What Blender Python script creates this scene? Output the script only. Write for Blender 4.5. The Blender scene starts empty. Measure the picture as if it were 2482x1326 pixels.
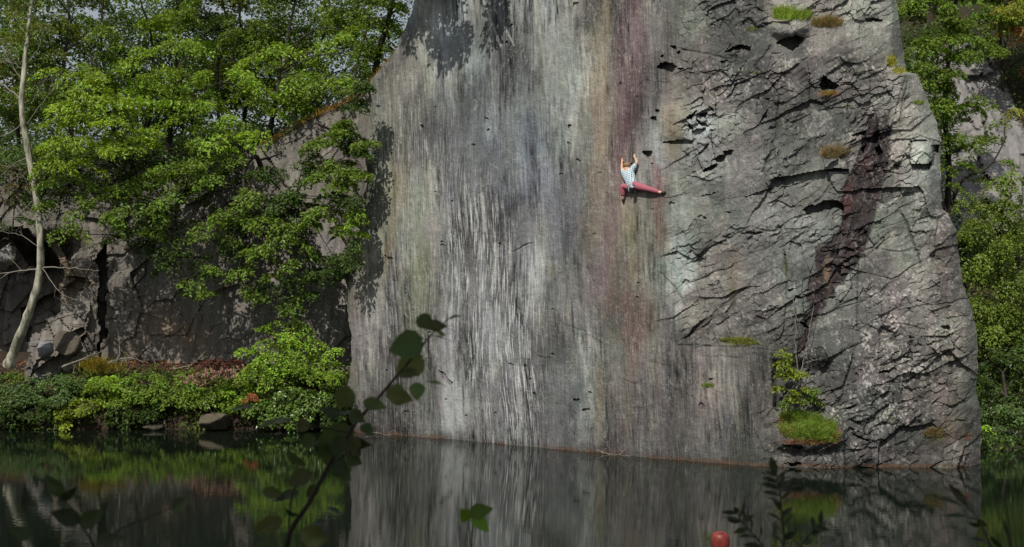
import bpy, bmesh, math, random
import numpy as np
from mathutils import Vector, Matrix
R = math.radians
col = bpy.context.scene.collection
scene = bpy.context.scene
# ------------------------------------------------------------------ camera, sky, sun, exposure
F, H, CX, CY = 3600.0, 4.9, 1241.0, 663.0          # focal length in photo pixels, eye height above the water
cam_d = bpy.data.cameras.new("camera"); cam = bpy.data.objects.new("camera", cam_d); col.objects.link(cam)
cam.location = (0, 0, H); cam.rotation_euler = (R(90), 0, 0)
cam_d.sensor_width = 36; cam_d.lens = 36 * F / 2482
cam_d.clip_start = 0.05; cam_d.clip_end = 600
cam_d.dof.use_dof = True; cam_d.dof.focus_distance = 41; cam_d.dof.aperture_fstop = 8.5
scene.camera = cam
SUN_EL, SUN_AZ = 50.0, 203.5
ts = Vector((math.sin(R(SUN_AZ)) * math.cos(R(SUN_EL)), math.cos(R(SUN_AZ)) * math.cos(R(SUN_EL)), math.sin(R(SUN_EL))))
world = bpy.data.worlds.new("World"); scene.world = world; world.use_nodes = True
wn = world.node_tree; wn.nodes.clear()
sky = wn.nodes.new('ShaderNodeTexSky'); sky.sky_type = 'NISHITA'; sky.sun_disc = False
sky.sun_elevation = R(SUN_EL); sky.sun_rotation = R(SUN_AZ); sky.air_density = 1.0; sky.dust_density = 2.5
bg = wn.nodes.new('ShaderNodeBackground'); bg.inputs[1].default_value = 0.075
wo = wn.nodes.new('ShaderNodeOutputWorld')
tcw = wn.nodes.new('ShaderNodeTexCoord'); nzw = wn.nodes.new('ShaderNodeTexNoise'); nzw.inputs['Scale'].default_value = 2.2; nzw.inputs['Detail'].default_value = 6
rpw = wn.nodes.new('ShaderNodeValToRGB'); rpw.color_ramp.elements[0].position = .30; rpw.color_ramp.elements[1].position = .55; rpw.color_ramp.elements[0].color = (.35, .35, .35, 1)
mxw = wn.nodes.new('ShaderNodeMix'); mxw.data_type = 'RGBA'; mxw.inputs[7].default_value = (5.6, 6.0, 6.6, 1)      # thin bright cloud over the blue
wn.links.new(tcw.outputs['Generated'], nzw.inputs['Vector']); wn.links.new(nzw.outputs['Fac'], rpw.inputs[0]); wn.links.new(rpw.outputs[0], mxw.inputs[0])
wn.links.new(sky.outputs[0], mxw.inputs[6]); wn.links.new(mxw.outputs[2], bg.inputs[0]); wn.links.new(bg.outputs[0], wo.inputs[0])
sl = bpy.data.lights.new("sun", 'SUN'); sl.energy = 4.0; sl.angle = R(0.53); sl.color = (1.0, 0.955, 0.89)
so = bpy.data.objects.new("sun", sl); col.objects.link(so); so.location = (-20, -30, 40)
so.rotation_euler = (-ts).to_track_quat('-Z', 'Y').to_euler()
scene.view_settings.view_transform = 'Standard'; scene.view_settings.look = 'None'
scene.view_settings.exposure = 0.0; scene.view_settings.gamma = 1.0
scene.cycles.max_bounces = 6; scene.cycles.diffuse_bounces = 3; scene.cycles.glossy_bounces = 3
scene.cycles.transmission_bounces = 3; scene.cycles.caustics_reflective = False; scene.cycles.caustics_refractive = False
scene.cycles.use_denoising = True

# ------------------------------------------------------------------ helpers
rng = np.random.default_rng(7)
def W(X, Y, d):
    """point at depth d metres that the camera sees in photo pixel X, Y"""
    return np.array([(X - CX) / F * d, d, H - (Y - CY) / F * d])
def Wv(X, Y, d): return Vector(W(X, Y, d))
def px(d): return F / d          # photo pixels per metre at depth d
def lin(c):
    c = np.asarray(c, float) / 255.0
    return np.where(c <= 0.04045, c / 12.92, ((c + 0.055) / 1.055) ** 2.4)
def tag(o, label=None, cat=None, group=None, kind=None):
    if label: o['label'] = label
    if cat: o['category'] = cat
    if group: o['group'] = group
    if kind: o['kind'] = kind
    return o
def empty(name, loc, label, cat, group=None):
    o = bpy.data.objects.new(name, None); col.objects.link(o); o.location = loc
    o.empty_display_size = 0.2
    return tag(o, label, cat, group)
def mesh_np(name, V, Fc, mat, parent=None, cols=None, extra=None, smooth=False):
    V = np.asarray(V, np.float32); Fc = np.asarray(Fc, np.int32)
    me = bpy.data.meshes.new(name)
    if parent is not None:
        pl = np.array(parent['_w'], np.float32) if '_w' in parent else np.array(parent.location, np.float32)
        V = V - pl
    me.vertices.add(len(V)); me.vertices.foreach_set('co', V.ravel())
    k = Fc.shape[1]
    me.loops.add(Fc.size); me.loops.foreach_set('vertex_index', Fc.ravel())
    me.polygons.add(len(Fc)); me.polygons.foreach_set('loop_start', np.arange(0, Fc.size, k, dtype=np.int32))
    me.polygons.foreach_set('use_smooth', np.full(len(Fc), smooth))
    me.update(calc_edges=True)
    if cols is not None:
        ca = me.color_attributes.new('col', 'FLOAT_COLOR', 'POINT')
        cols = np.asarray(cols); c4 = np.zeros((len(V), 4), np.float32); c4[:, :cols.shape[1]] = cols; ca.data.foreach_set('color', c4.ravel())
    if extra is not None:
        for nm, arr in extra.items():
            at = me.attributes.new(nm, 'FLOAT_VECTOR', 'POINT'); at.data.foreach_set('vector', np.asarray(arr, np.float32).ravel())
    me.materials.append(mat)
    o = bpy.data.objects.new(name, me); col.objects.link(o)
    if parent is not None: o.parent = parent
    return o
class MB:
    """collects quads and triangles (as quads with a repeated index avoided: kept apart)"""
    def __init__(s): s.v = []; s.f = []; s.c = []; s.n = 0
    def add(s, V, Fc, c=None):
        V = np.asarray(V, float); Fc = np.asarray(Fc, int)
        s.v.append(V); s.f.append(Fc + s.n); s.n += len(V)
        if c is not None: s.c.append(np.broadcast_to(np.asarray(c, float), (len(V), 3)))
    def build(s, name, mat, parent=None, smooth=False):
        return mesh_np(name, np.concatenate(s.v), np.concatenate(s.f), mat, parent, np.concatenate(s.c) if s.c else None, smooth=smooth)
def tube(P, r, k=7):
    """tapered tube through points P (n,3) with radii r; quads"""
    P = np.asarray(P, float); n = len(P); r = np.broadcast_to(np.asarray(r, float), (n,))
    T = np.gradient(P, axis=0); T /= np.linalg.norm(T, axis=1, keepdims=True) + 1e-9
    ref = np.array([0.31, 0.9, 0.2]); V = []
    for i in range(n):
        a = np.cross(T[i], ref); a /= np.linalg.norm(a) + 1e-9; b = np.cross(T[i], a)
        th = np.arange(k) * 2 * math.pi / k
        V.append(P[i] + r[i] * (np.cos(th)[:, None] * a + np.sin(th)[:, None] * b))
    V = np.concatenate(V); i = np.arange(n - 1)[:, None] * k; j = np.arange(k)[None, :]; j2 = (j + 1) % k
    Fq = np.stack([i + j, i + j2, i + k + j2, i + k + j], -1).reshape(-1, 4)
    V = np.concatenate([V, P[:1], P[-1:]]); e = len(V) - 2
    jj = np.arange(k); c1 = np.stack([np.full(k, e), (jj + 1) % k, jj, np.full(k, e)], -1)
    c2 = np.stack([np.full(k, e + 1), (n - 1) * k + jj, (n - 1) * k + (jj + 1) % k, np.full(k, e + 1)], -1)
    return V, Fq      # open ends: they end buried or as points
def smooth_line(pts, n=24):
    pts = np.asarray(pts, float); t = np.linspace(0, len(pts) - 1, n); out = []
    for u in t:
        i = min(int(u), len(pts) - 2); f = u - i
        p0 = pts[max(i - 1, 0)]; p1 = pts[i]; p2 = pts[i + 1]; p3 = pts[min(i + 2, len(pts) - 1)]
        out.append(0.5 * ((2 * p1) + (-p0 + p2) * f + (2 * p0 - 5 * p1 + 4 * p2 - p3) * f * f + (-p0 + 3 * p1 - 3 * p2 + p3) * f ** 3))
    return np.array(out)
# noise on arrays
def hsh(i, j, s):
    n = (i.astype(np.int64) * 374761393 + j.astype(np.int64) * 668265263 + s * 974634777) & 0x7fffffff
    n = ((n ^ (n >> 13)) * 1274126177) & 0x7fffffff
    n = ((n ^ (n >> 16)) * 1103515245) & 0x7fffffff
    return ((n >> 8) & 0xffff) / 65535.0
def vn(x, y, s=0):
    x = np.asarray(x, float); y = np.asarray(y, float)
    i = np.floor(x); j = np.floor(y); fx = x - i; fy = y - j
    fx = fx * fx * fx * (fx * (fx * 6 - 15) + 10); fy = fy * fy * fy * (fy * (fy * 6 - 15) + 10)
    a = hsh(i, j, s); b = hsh(i + 1, j, s); c = hsh(i, j + 1, s); d = hsh(i + 1, j + 1, s)
    return (a * (1 - fx) + b * fx) * (1 - fy) + (c * (1 - fx) + d * fx) * fy
def fbm(x, y, o=4, s=0, g=0.5):
    t = 0; a = 1; w = 0
    for k in range(o):
        t = t + a * vn(x * 2 ** k + 17.3 * k, y * 2 ** k - 9.1 * k, s + k * 31); w += a; a *= g
    return t / w                       # 0..1, centre .5
def sst(a, b, x):
    t = np.clip((x - a) / (b - a), 0, 1); return t * t * (3 - 2 * t)
def gau(X, Y, cx, cy, rx, ry, p=1.0): return np.exp(-(((X - cx) / rx) ** 2 + ((Y - cy) / ry) ** 2) ** p)
def inpoly(X, Y, P):
    m = np.zeros(np.shape(X), bool); n = len(P)
    for i in range(n):
        x1, y1 = P[i]; x2, y2 = P[(i + 1) % n]
        if y1 == y2: continue
        m ^= ((Y < y1) != (Y < y2)) & (X < (x2 - x1) * (Y - y1) / (y2 - y1) + x1)
    return m
def dline(X, Y, P):
    d = np.full(np.shape(X), 1e9)
    for (x1, y1), (x2, y2) in zip(P[:-1], P[1:]):
        L = (x2 - x1) ** 2 + (y2 - y1) ** 2
        t = np.clip(((X - x1) * (x2 - x1) + (Y - y1) * (y2 - y1)) / L, 0, 1)
        d = np.minimum(d, np.hypot(X - x1 - t * (x2 - x1), Y - y1 - t * (y2 - y1)))
    return d
def vor(x, y, s=0):
    """nearest jittered-lattice cell: id arrays i,j and offset from the cell's point, and distance to border"""
    ci = np.floor(x); cj = np.floor(y); b1 = np.full(x.shape, 1e9); b2 = b1.copy()
    bi = ci.copy(); bj = cj.copy(); bx = x * 0; by = y * 0
    for a in (-1, 0, 1):
        for b in (-1, 0, 1):
            i = ci + a; j = cj + b
            px_ = i + 0.1 + 0.8 * hsh(i, j, s); py_ = j + 0.1 + 0.8 * hsh(i, j, s + 5)
            d = np.hypot(x - px_, y - py_); m = d < b1
            b2 = np.where(m, b1, np.minimum(b2, d)); b1 = np.where(m, d, b1)
            bi = np.where(m, i, bi); bj = np.where(m, j, bj); bx = np.where(m, x - px_, bx); by = np.where(m, y - py_, by)
    return bi, bj, bx, by, b2 - b1
def facets(X, Y, sx, sy, rot, s, tilt=1.0, step=1.0):
    """broken, tilted plates: height field about 0..1"""
    c, n = math.cos(R(rot)), math.sin(R(rot))
    wx = X + 16 * (fbm(X / 60, Y / 60, 3, s + 50) - .5); wy = Y + 16 * (fbm(X / 60, Y / 60, 3, s + 60) - .5)
    u = (wx * c + wy * n) / sx; v = (-wx * n + wy * c) / sy
    i, j, dx, dy, e = vor(u, v, s)
    return step * hsh(i, j, s + 9) + tilt * (dx * (hsh(i, j, s + 11) - .5) * 1.4 + dy * (hsh(i, j, s + 12) - .35) * 1.4), e, hsh(i, j, s + 13)
# ------------------------------------------------------------------ materials
def newmat(name):
    m = bpy.data.materials.new(name); m.use_nodes = True; nt = m.node_tree; nt.nodes.clear()
    o = nt.nodes.new('ShaderNodeOutputMaterial'); return m, nt, o
def node(nt, t, **kw):
    n = nt.nodes.new(t)
    for k, v in kw.items(): setattr(n, k, v)
    return n
def mixc(nt, blend, fac, a, b):
    n = node(nt, 'ShaderNodeMix', data_type='RGBA', blend_type=blend)
    for s, v in ((0, fac), (6, a), (7, b)):
        if hasattr(v, 'is_output') or isinstance(v, bpy.types.NodeSocket): nt.links.new(v, n.inputs[s])
        else: n.inputs[s].default_value = v if s == 0 else (v if len(v) == 4 else (*v, 1))
    return n.outputs[2]
def ramp(nt, src, p0, p1, c0=(0, 0, 0, 1), c1=(1, 1, 1, 1)):
    n = node(nt, 'ShaderNodeValToRGB'); n.color_ramp.elements[0].position = p0; n.color_ramp.elements[1].position = p1
    n.color_ramp.elements[0].color = c0; n.color_ramp.elements[1].color = c1
    nt.links.new(src, n.inputs[0]); return n.outputs[0]
def noise(nt, vec, scale, detail=4, rough=0.55, sc=None):
    if sc is not None:
        mp = node(nt, 'ShaderNodeMapping'); mp.inputs['Scale'].default_value = sc
        nt.links.new(vec, mp.inputs[0]); vec = mp.outputs[0]
    n = node(nt, 'ShaderNodeTexNoise'); n.inputs['Scale'].default_value = scale
    n.inputs['Detail'].default_value = detail; n.inputs['Roughness'].default_value = rough
    nt.links.new(vec, n.inputs['Vector']); return n.outputs['Fac']
def mat_rock(name, streak=0.5, bump=0.5):
    m, nt, o = newmat(name)
    b = node(nt, 'ShaderNodeBsdfPrincipled'); nt.links.new(b.outputs[0], o.inputs[0])
    ca = node(nt, 'ShaderNodeVertexColor', layer_name='col')
    at = node(nt, 'ShaderNodeAttribute', attribute_name='suv')       # metres along the wall, metres up it, streak mask
    sp = node(nt, 'ShaderNodeSeparateXYZ'); nt.links.new(at.outputs['Vector'], sp.inputs[0])
    n1 = noise(nt, at.outputs['Vector'], 1.0, 5, 0.6, (26, 4.5, 0.01))      # fine streaks
    n2 = noise(nt, at.outputs['Vector'], 18.0, 6, 0.65, (1, 1, 0.01))        # grain
    n3 = noise(nt, at.outputs['Vector'], 5.0, 5, 0.6, (1, 1, 0.01))
    s1 = ramp(nt, n1, 0.3, 0.7, (0.80, 0.80, 0.80, 1), (1.20, 1.20, 1.20, 1))
    s2 = ramp(nt, n2, 0.3, 0.7, (0.78, 0.78, 0.78, 1), (1.22, 1.22, 1.22, 1))
    s3 = ramp(nt, n3, 0.35, 0.65, (0.84, 0.84, 0.84, 1), (1.14, 1.14, 1.14, 1))
    c = mixc(nt, 'MULTIPLY', sp.outputs[2], ca.outputs[0], s1)
    # thin pale drip lines where the stone carries them
    n5 = noise(nt, at.outputs['Vector'], 1.0, 4, 0.6, (42, 1.1, 0.01))
    w5 = node(nt, 'ShaderNodeMapRange'); w5.inputs['From Min'].default_value = .53; w5.inputs['From Max'].default_value = .60; nt.links.new(n5, w5.inputs['Value'])
    w6 = node(nt, 'ShaderNodeMath', operation='MULTIPLY'); nt.links.new(w5.outputs[0], w6.inputs[0]); nt.links.new(ca.outputs['Alpha'], w6.inputs[1])
    c = mixc(nt, 'MIX', w6.outputs[0], c, (0.50, 0.50, 0.49, 1))
    c = mixc(nt, 'MULTIPLY', 0.75, c, s2)
    c = mixc(nt, 'MULTIPLY', 0.8, c, s3)
    # pale lichen specks
    vo = node(nt, 'ShaderNodeTexVoronoi'); vo.inputs['Scale'].default_value = 14
    nt.links.new(at.outputs['Vector'], vo.inputs['Vector'])
    sk = ramp(nt, vo.outputs['Distance'], 0.10, 0.16, (1, 1, 1, 1), (0, 0, 0, 1))
    n4 = noise(nt, at.outputs['Vector'], 1.3, 3, 0.6)
    sm = ramp(nt, n4, 0.52, 0.66)
    mm = node(nt, 'ShaderNodeMath', operation='MULTIPLY'); nt.links.new(sk, mm.inputs[0]); nt.links.new(sm, mm.inputs[1])
    c = mixc(nt, 'MIX', mm.outputs[0], c, (0.24, 0.24, 0.22, 1))
    nt.links.new(c, b.inputs['Base Color'])
    b.inputs['Roughness'].default_value = 0.7; b.inputs['Specular IOR Level'].default_value = 0.2
    ad = node(nt, 'ShaderNodeMath', operation='ADD'); nt.links.new(n1, ad.inputs[0]); nt.links.new(n2, ad.inputs[1])
    bp0 = node(nt, 'ShaderNodeBump'); bp0.inputs['Strength'].default_value = .7; bp0.inputs['Distance'].default_value = 0.05; nt.links.new(n3, bp0.inputs['Height'])
    bp = node(nt, 'ShaderNodeBump'); bp.inputs['Strength'].default_value = bump; bp.inputs['Distance'].default_value = 0.03
    nt.links.new(ad.outputs[0], bp.inputs['Height']); nt.links.new(bp0.outputs[0], bp.inputs['Normal']); nt.links.new(bp.outputs[0], b.inputs['Normal'])
    return m
def mat_leaf(name, trans=0.35, rough=0.45, spec=0.35):
    m, nt, o = newmat(name)
    b = node(nt, 'ShaderNodeBsdfPrincipled'); t = node(nt, 'ShaderNodeBsdfTranslucent'); mx = node(nt, 'ShaderNodeMixShader')
    ca = node(nt, 'ShaderNodeVertexColor', layer_name='col')
    nt.links.new(ca.outputs[0], b.inputs['Base Color'])
    hs = node(nt, 'ShaderNodeHueSaturation'); hs.inputs['Hue'].default_value = 0.485; hs.inputs['Saturation'].default_value = 1.1; hs.inputs['Value'].default_value = 1.5
    nt.links.new(ca.outputs[0], hs.inputs['Color']); nt.links.new(hs.outputs[0], t.inputs[0])
    b.inputs['Roughness'].default_value = rough; b.inputs['Specular IOR Level'].default_value = spec
    mx.inputs[0].default_value = trans
    nt.links.new(b.outputs[0], mx.inputs[1]); nt.links.new(t.outputs[0], mx.inputs[2]); nt.links.new(mx.outputs[0], o.inputs[0])
    return m
def mat_obj(name, c0, c1, scale=6, rough=0.8, bump=0.4, stretch=(1, 1, 1), dist=0.02, spec=0.3):
    m, nt, o = newmat(name)
    b = node(nt, 'ShaderNodeBsdfPrincipled'); nt.links.new(b.outputs[0], o.inputs[0])
    tc = node(nt, 'ShaderNodeTexCoord'); n = noise(nt, tc.outputs['Object'], scale, 6, 0.6, stretch)
    nt.links.new(ramp(nt, n, 0.33, 0.67, (*c0, 1), (*c1, 1)), b.inputs['Base Color'])
    b.inputs['Roughness'].default_value = rough; b.inputs['Specular IOR Level'].default_value = spec
    bp = node(nt, 'ShaderNodeBump'); bp.inputs['Strength'].default_value = bump; bp.inputs['Distance'].default_value = dist
    nt.links.new(n, bp.inputs['Height']); nt.links.new(bp.outputs[0], b.inputs['Normal'])
    return m
M_slab = mat_rock('slate', bump=0.5)
M_leaf = mat_leaf('leaf'); M_gloss = mat_leaf('glossy_leaf', 0.15, 0.3, 0.5)
M_litter = mat_leaf('dry_leaf', 0.1, 0.8, 0.1)
M_bark = mat_obj('dark_bark', (.018, .014, .010), (.06, .05, .038), 9, stretch=(1, 1, .25))
M_birch = mat_obj('birch_bark', (.06, .065, .035), (.58, .54, .42), 6, rough=.7, stretch=(1, 1, .35))
M_twig = mat_obj('grey_twig', (.14, .125, .10), (.30, .27, .22), 9)
M_soil = mat_obj('leafy_soil', (.015, .011, .007), (.055, .034, .02), 7, rough=.95, dist=.05)
# ------------------------------------------------------------------ the slate slab
WLX = [600, 840, 900, 1100, 1400, 1600, 1800, 1900, 2000, 2600]
WLY = [1035, 1047, 1050.5, 1065, 1093, 1112, 1126.5, 1130.5, 1132, 1132]
def dwl(X): return F * H / (np.interp(X, WLX, WLY) - CY)
K = 0.14
def slab_d0(X, Y):
    return (dwl(X) + K * H) / (1 + K * (Y - CY) / F)
LY = [-260, 0, 60, 120, 190, 350, 500, 620, 680, 760, 850, 950, 1050, 1200]
LX = [1075, 1006, 984, 958, 902, 892, 880, 862, 836, 843, 850, 848, 850, 852]
RY = [-260, 0, 50, 110, 174, 180, 220, 270, 300, 340, 400, 450, 508, 518, 560, 620, 690, 715, 760, 840, 950, 990, 1040, 1130, 1200]
RX = [2150, 2171, 2180, 2188, 2197, 2222, 2239, 2258, 2272, 2280, 2278, 2280, 2285, 2299, 2317, 2325, 2333, 2344, 2358, 2372, 2366, 2376, 2378, 2376, 2376]
HOLES = [  # (outline in the surface's own coordinates, depth m)
 ([(1590,163),(1602,154),(1625,152),(1642,160),(1634,172),(1610,168)], .35),
 ([(1641,166),(1650,165),(1657,168),(1650,173)], .2), ([(1626,112),(1640,110),(1642,118),(1634,117)], .2),
 ([(1640,125),(1648,122),(1644,130)], .2), ([(1601,139),(1611,134),(1608,140)], .2),
 ([(1560,365),(1581,364),(1571,380)], .3), ([(1577,287),(1592,283),(1594,294),(1584,293)], .25), ([(1585,266),(1602,269),(1592,273)], .2),
 ([(1660,284),(1672,279),(1688,266),(1676,288)], .3), ([(1693,276),(1713,273),(1710,285),(1700,283)], .3),
 ([(1686,283),(1697,291),(1712,302),(1718,309),(1702,302),(1692,294)], .25), ([(1679,318),(1692,311),(1712,311),(1702,324),(1688,337),(1680,330)], .22),
 ([(1718,316),(1738,311),(1724,320)], .2), ([(1713,255),(1722,260),(1732,272),(1722,268)], .2), ([(1665,296),(1676,303),(1680,315),(1672,308)], .2),
 ([(1690,377),(1700,366),(1718,350),(1714,362)], .12), ([(1702,416),(1724,401),(1739,397),(1727,410)], .3),
 ([(1730,386),(1744,376),(1762,375),(1752,390),(1738,394)], .35), ([(1753,365),(1775,365),(1772,377),(1758,374)], .3),
 ([(1943,508),(1975,495),(1990,489),(2018,487),(2044,491),(2049,511),(2030,505),(2000,507),(1955,521),(1950,512)], .5),
 ([(2097,45),(2136,44),(2136,51),(2104,53)], .3), ([(1986,206),(1998,184),(2012,196),(2032,208),(2022,216),(1992,222)], .5),
 ([(2205,342),(2246,340),(2246,345),(2206,346)], .2), ([(2257,351),(2276,351),(2274,368),(2258,371)], .4), ([(2206,399),(2257,396),(2254,411),(2211,409)], .3),
 ([(2000,411),(2054,411),(2040,419),(2010,417)], .3), ([(1882,106),(1900,93),(1925,84),(1947,91),(1936,112),(1918,120),(1898,110)], .45),
 ([(1750,124),(1775,117),(1800,112),(1819,115),(1820,125),(1800,120),(1770,123)], .3), ([(1742,151),(1766,141),(1750,153)], .2),
 ([(1792,567),(1820,563),(1858,565),(1830,569)], .15), ([(1750,574),(1772,568),(1760,578)], .12), ([(1910,703),(1927,698),(1916,707)], .2),
 ([(1938,779),(1952,783),(1962,792),(1950,792)], .25), ([(1900,1079),(1925,1077),(1951,1085),(1940,1090),(1920,1083)], .25),
 ([(1900,1121),(1920,1122),(1944,1123),(1925,1131)], .3), ([(2049,991),(2065,986),(2078,982),(2064,993)], .2),
 ([(2060,1046),(2085,1058),(2117,1070),(2090,1066)], .2), ([(2125,901),(2150,900),(2160,904),(2130,906)], .2),
 ([(2283,792),(2302,793),(2302,801),(2290,799)], .2), ([(2083,362),(2098,352),(2092,372)], .3), ([(2122,360),(2134,350),(2138,372),(2126,382)], .3),
 ([(2060,330),(2085,322),(2100,316),(2092,330)], .25), ([(1388,962),(1396,966),(1408,965),(1404,970),(1392,969)], .15), ([(1412,989),(1430,990),(1428,994),(1413,993)], .12),
 ([(1064,899),(1074,903),(1084,914),(1100,930),(1092,930),(1076,914)], .1), ([(1375,303),(1386,305),(1381,312)], .15), ([(1018,304),(1028,306),(1022,312)], .12),
 ([(2205,560),(2240,559),(2240,563),(2206,563)], .08), ([(1600,345),(1640,341),(1680,338),(1680,346),(1640,350)], .2),
 ([(1840,300),(1850,280),(1862,262),(1856,284)], .15), ([(1800,480),(1830,470),(1880,455),(1840,474)], .08), ([(1700,475),(1725,470),(1748,464),(1720,474)], .1),
 ([(1240,612),(1262,596),(1300,588),(1262,602)], .05), ([(930,618),(945,622),(955,630),(944,630)], .08), ([(1390,5),(1402,4),(1400,16),(1392,20)], .08)]
_r = random.Random(12)
for _ in range(70):      # chips and nicks in the smooth slab and along the joints
    _x = _r.uniform(900, 2260); _y = _r.uniform(10, 1090); _w = _r.uniform(2.5, 6) * (1 if _x < 1600 else 1.7); _h = _w * _r.uniform(.35, .8); _s = _r.uniform(-.5, .5) * _w
    HOLES.append(([(_x - _w, _y + _s * .4), (_x - _w * .2, _y - _h), (_x + _w, _y - _s * .4), (_x + _w * .3, _y + _h)], _r.uniform(.03, .10)))
CRACKS = [([(1893,556),(1899,600),(1905,640),(1908,690),(1906,720)], 3, .06), ([(2082,560),(2080,640),(2078,700),(2077,780)], 2.5, .06),
 ([(2050,1043),(2048,1080),(2050,1130)], 3.5, .1), ([(2187,520),(2205,560),(2218,600),(2232,640)], 3.5, .08), ([(2095,1010),(2092,1060),(2090,1120)], 2.5, .05),
 ([(1640,835),(1720,838),(1800,842),(1880,850)], 3, .03), ([(1655,120),(1700,128),(1760,140),(1800,140)], 3, .05), ([(1680,176),(1750,182),(1860,190),(1900,200)], 3, .05),
 ([(1870,110),(1830,160),(1890,230),(1880,330),(1850,420)], 4, .08), ([(1950,860),(1940,900),(1930,960),(1925,1000)], 4, .08), ([(1660,820),(1720,770),(1800,700)], 4, .07),
 ([(1700,0),(1740,40),(1780,90)], 4, .05), ([(1980,540),(1930,580),(1890,600)], 3, .05), ([(2200,180),(2190,240),(2180,300)], 3, .06), ([(1600,660),(1640,700),(1660,740)], 3, .04),
 ([(1790,30),(1830,20),(1860,36)], 3, .05), ([(1990,268),(2060,262),(2130,270)], 3, .05), ([(2110,480),(2160,500),(2200,470)], 2.5, .04), ([(1850,560),(1950,556),(2060,560)], 2.5, .04),
 ([(2300,120),(2310,200)], 3, .04), ([(2130,780),(2200,786),(2240,800)], 3, .06), ([(1870,860),(1880,980),(1860,1010)], 4, .06), ([(2110,600),(2180,610),(2230,600)], 2.5, .04),
 ([(2208,345),(2205,400)], 3, .08), ([(2020,440),(1990,480),(1960,500)], 3, .06)]
DYKE = [(2118,262),(2156,268),(2158,330),(2158,400),(2140,440),(2128,500),(2112,545),(2100,600),(2070,650),(2030,700),(1998,740),(1975,790),(1950,850),(1932,850),(1945,800),
        (1958,745),(1955,700),(1975,630),(1985,600),(2020,575),(2040,545),(2045,500),(2030,490),(2045,450),(2070,400),(2090,350),(2100,300)]
def rough_zone(X, Y):
    w = 30 * (fbm(X / 60, Y / 60, 3, 3) - .5)
    a = sst(1590, 1700, X + w + 0.05 * (Y - 300))
    low = sst(790, 880, Y + 2.5 * w) * (1 - sst(1820, 1910, X + 2 * w + .15 * (Y - 950)))
    return a * (1 - low)
def slab_relief(X, Y):
    """metres towards the viewer"""
    rz = rough_zone(X, Y)
    wx = X + 6 * (fbm(X / 22, Y / 22, 3, 91) - .5) * 1.6; wy = Y + 6 * (fbm(X / 22, Y / 22, 3, 92) - .5) * 1.6
    h = 0.16 * (fbm(X / 260, Y / 420, 3, 1) - .5)
    Xs = X - 0.03 * (Y - 600)
    # drawn-out ribs of the smooth slab
    rib = .035 * (fbm(Xs / 40, Y / 500, 3, 5) - .5) + .020 * (fbm(Xs / 9, Y / 160, 3, 6) - .5)
    f0, e0, _ = facets(X, Y, 130, 210, 12, 21, .5, .8)
    patch = sst(.45, .7, fbm(X / 180, Y / 180, 2, 77))
    f00, e00, _ = facets(X, Y, 60, 44, 30, 25, .5, .7)
    h = h + (1 - rz) * (rib + .010 * f0 + .022 * f00 * (.15 + patch) + .012 * (fbm(X / 14, Y / 14, 3, 8) - .5))
    # the broken right half
    f1, e1, _ = facets(X, Y, 190, 110, -22, 31, 1.6, .8)
    f2, e2, _ = facets(X, Y, 84, 30, -26, 41, 1.6, .9)
    f4, e4, _ = facets(X, Y, 34, 78, -6, 43, 1.8, .8)
    f3, e3, _ = facets(X, Y, 24, 13, -30, 46, 2.2, .9)
    arete = sst(2120, 2200, X - 0.22 * (Y - 100))
    crush = np.clip(.30 + 2.4 * (fbm(X / 100, Y / 100, 3, 55) - .42), .12, 1) * (1 - .6 * arete)
    flat = np.maximum(gau(X, Y, 1890, 640, 110, 75, 2), gau(X, Y, 2130, 650, 60, 40, 2)) * .8
    g = 1 - flat
    h = h + rz * (.10 * f1 * g + .085 * f2 * crush * g + .070 * f4 * crush * g + .042 * f3 * crush * g + .032 * (fbm(X / 18, Y / 18, 4, 9) - .5) * g)
    h = h + .04 * sst(826, 846, Y + 34 * (fbm(X / 38, X * 0, 4, 93) - .5) - .02 * (X - 1640)) * sst(1620, 1740, X) * (1 - sst(1862, 1880, X + .1 * (Y - 900)))   # proud panel below the moss ledge
    h = h - .30 * sst(1868, 1885, wx) * sst(860, 900, Y) * (1 - sst(1990, 2040, wx)) * (1 - sst(985, 1010, Y))    # recess behind the ledge shrub
    h = h + .28 * gau(wx, wy, 1960, 1062, 90, 32, 2.5)                                                        # the ledge with grass
    dk = inpoly(wx, wy, DYKE)
    h = h - .03 * dk + dk * .06 * (fbm(X / 12, Y / 30, 3, 66) - .5)
    h = h + .32 * gau(wx, wy, 1912, 66, 42, 26, 2) + .2 * gau(wx, wy, 2060, 120, 70, 40, 1.5)                 # boulder, shoulder
    blk = inpoly(wx, wy, [(2203, 346), (2246, 342), (2262, 352), (2262, 388), (2250, 398), (2206, 399)])
    h = h + .16 * blk
    h = h + .16 * inpoly(wx, wy, [(1998, 398), (2015, 384), (2050, 386), (2056, 410), (2000, 411)])
    h = h + .14 * gau(wx, wy, 1640, 300, 42, 42, 2) + .10 * inpoly(wx, wy, [(1690, 345), (1720, 318), (1735, 395), (1705, 412), (1692, 380)])
    for P, dp in HOLES: 
        xs = [p[0] for p in P]; ys = [p[1] for p in P]
        sub = (X > min(xs) - 12) & (X < max(xs) + 12) & (Y > min(ys) - 12) & (Y < max(ys) + 12)
        if sub.any():
            m = np.zeros(X.shape, bool); m[sub] = inpoly(wx[sub] - .0, wy[sub], P)
            h = h - dp * m
    for P, w_, dp in CRACKS:
        h = h - dp * .6 * np.exp(-(dline(wx, wy, P) / (w_ * .6)) ** 2)
    er = np.interp(Y, RY, RX) - X; el = X - np.interp(Y, LY, LX)
    h = h - .55 * np.clip(1 - er / 45, 0, 1) ** 2 - .3 * np.clip(1 - el / 25, 0, 1) ** 2
    return h
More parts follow.
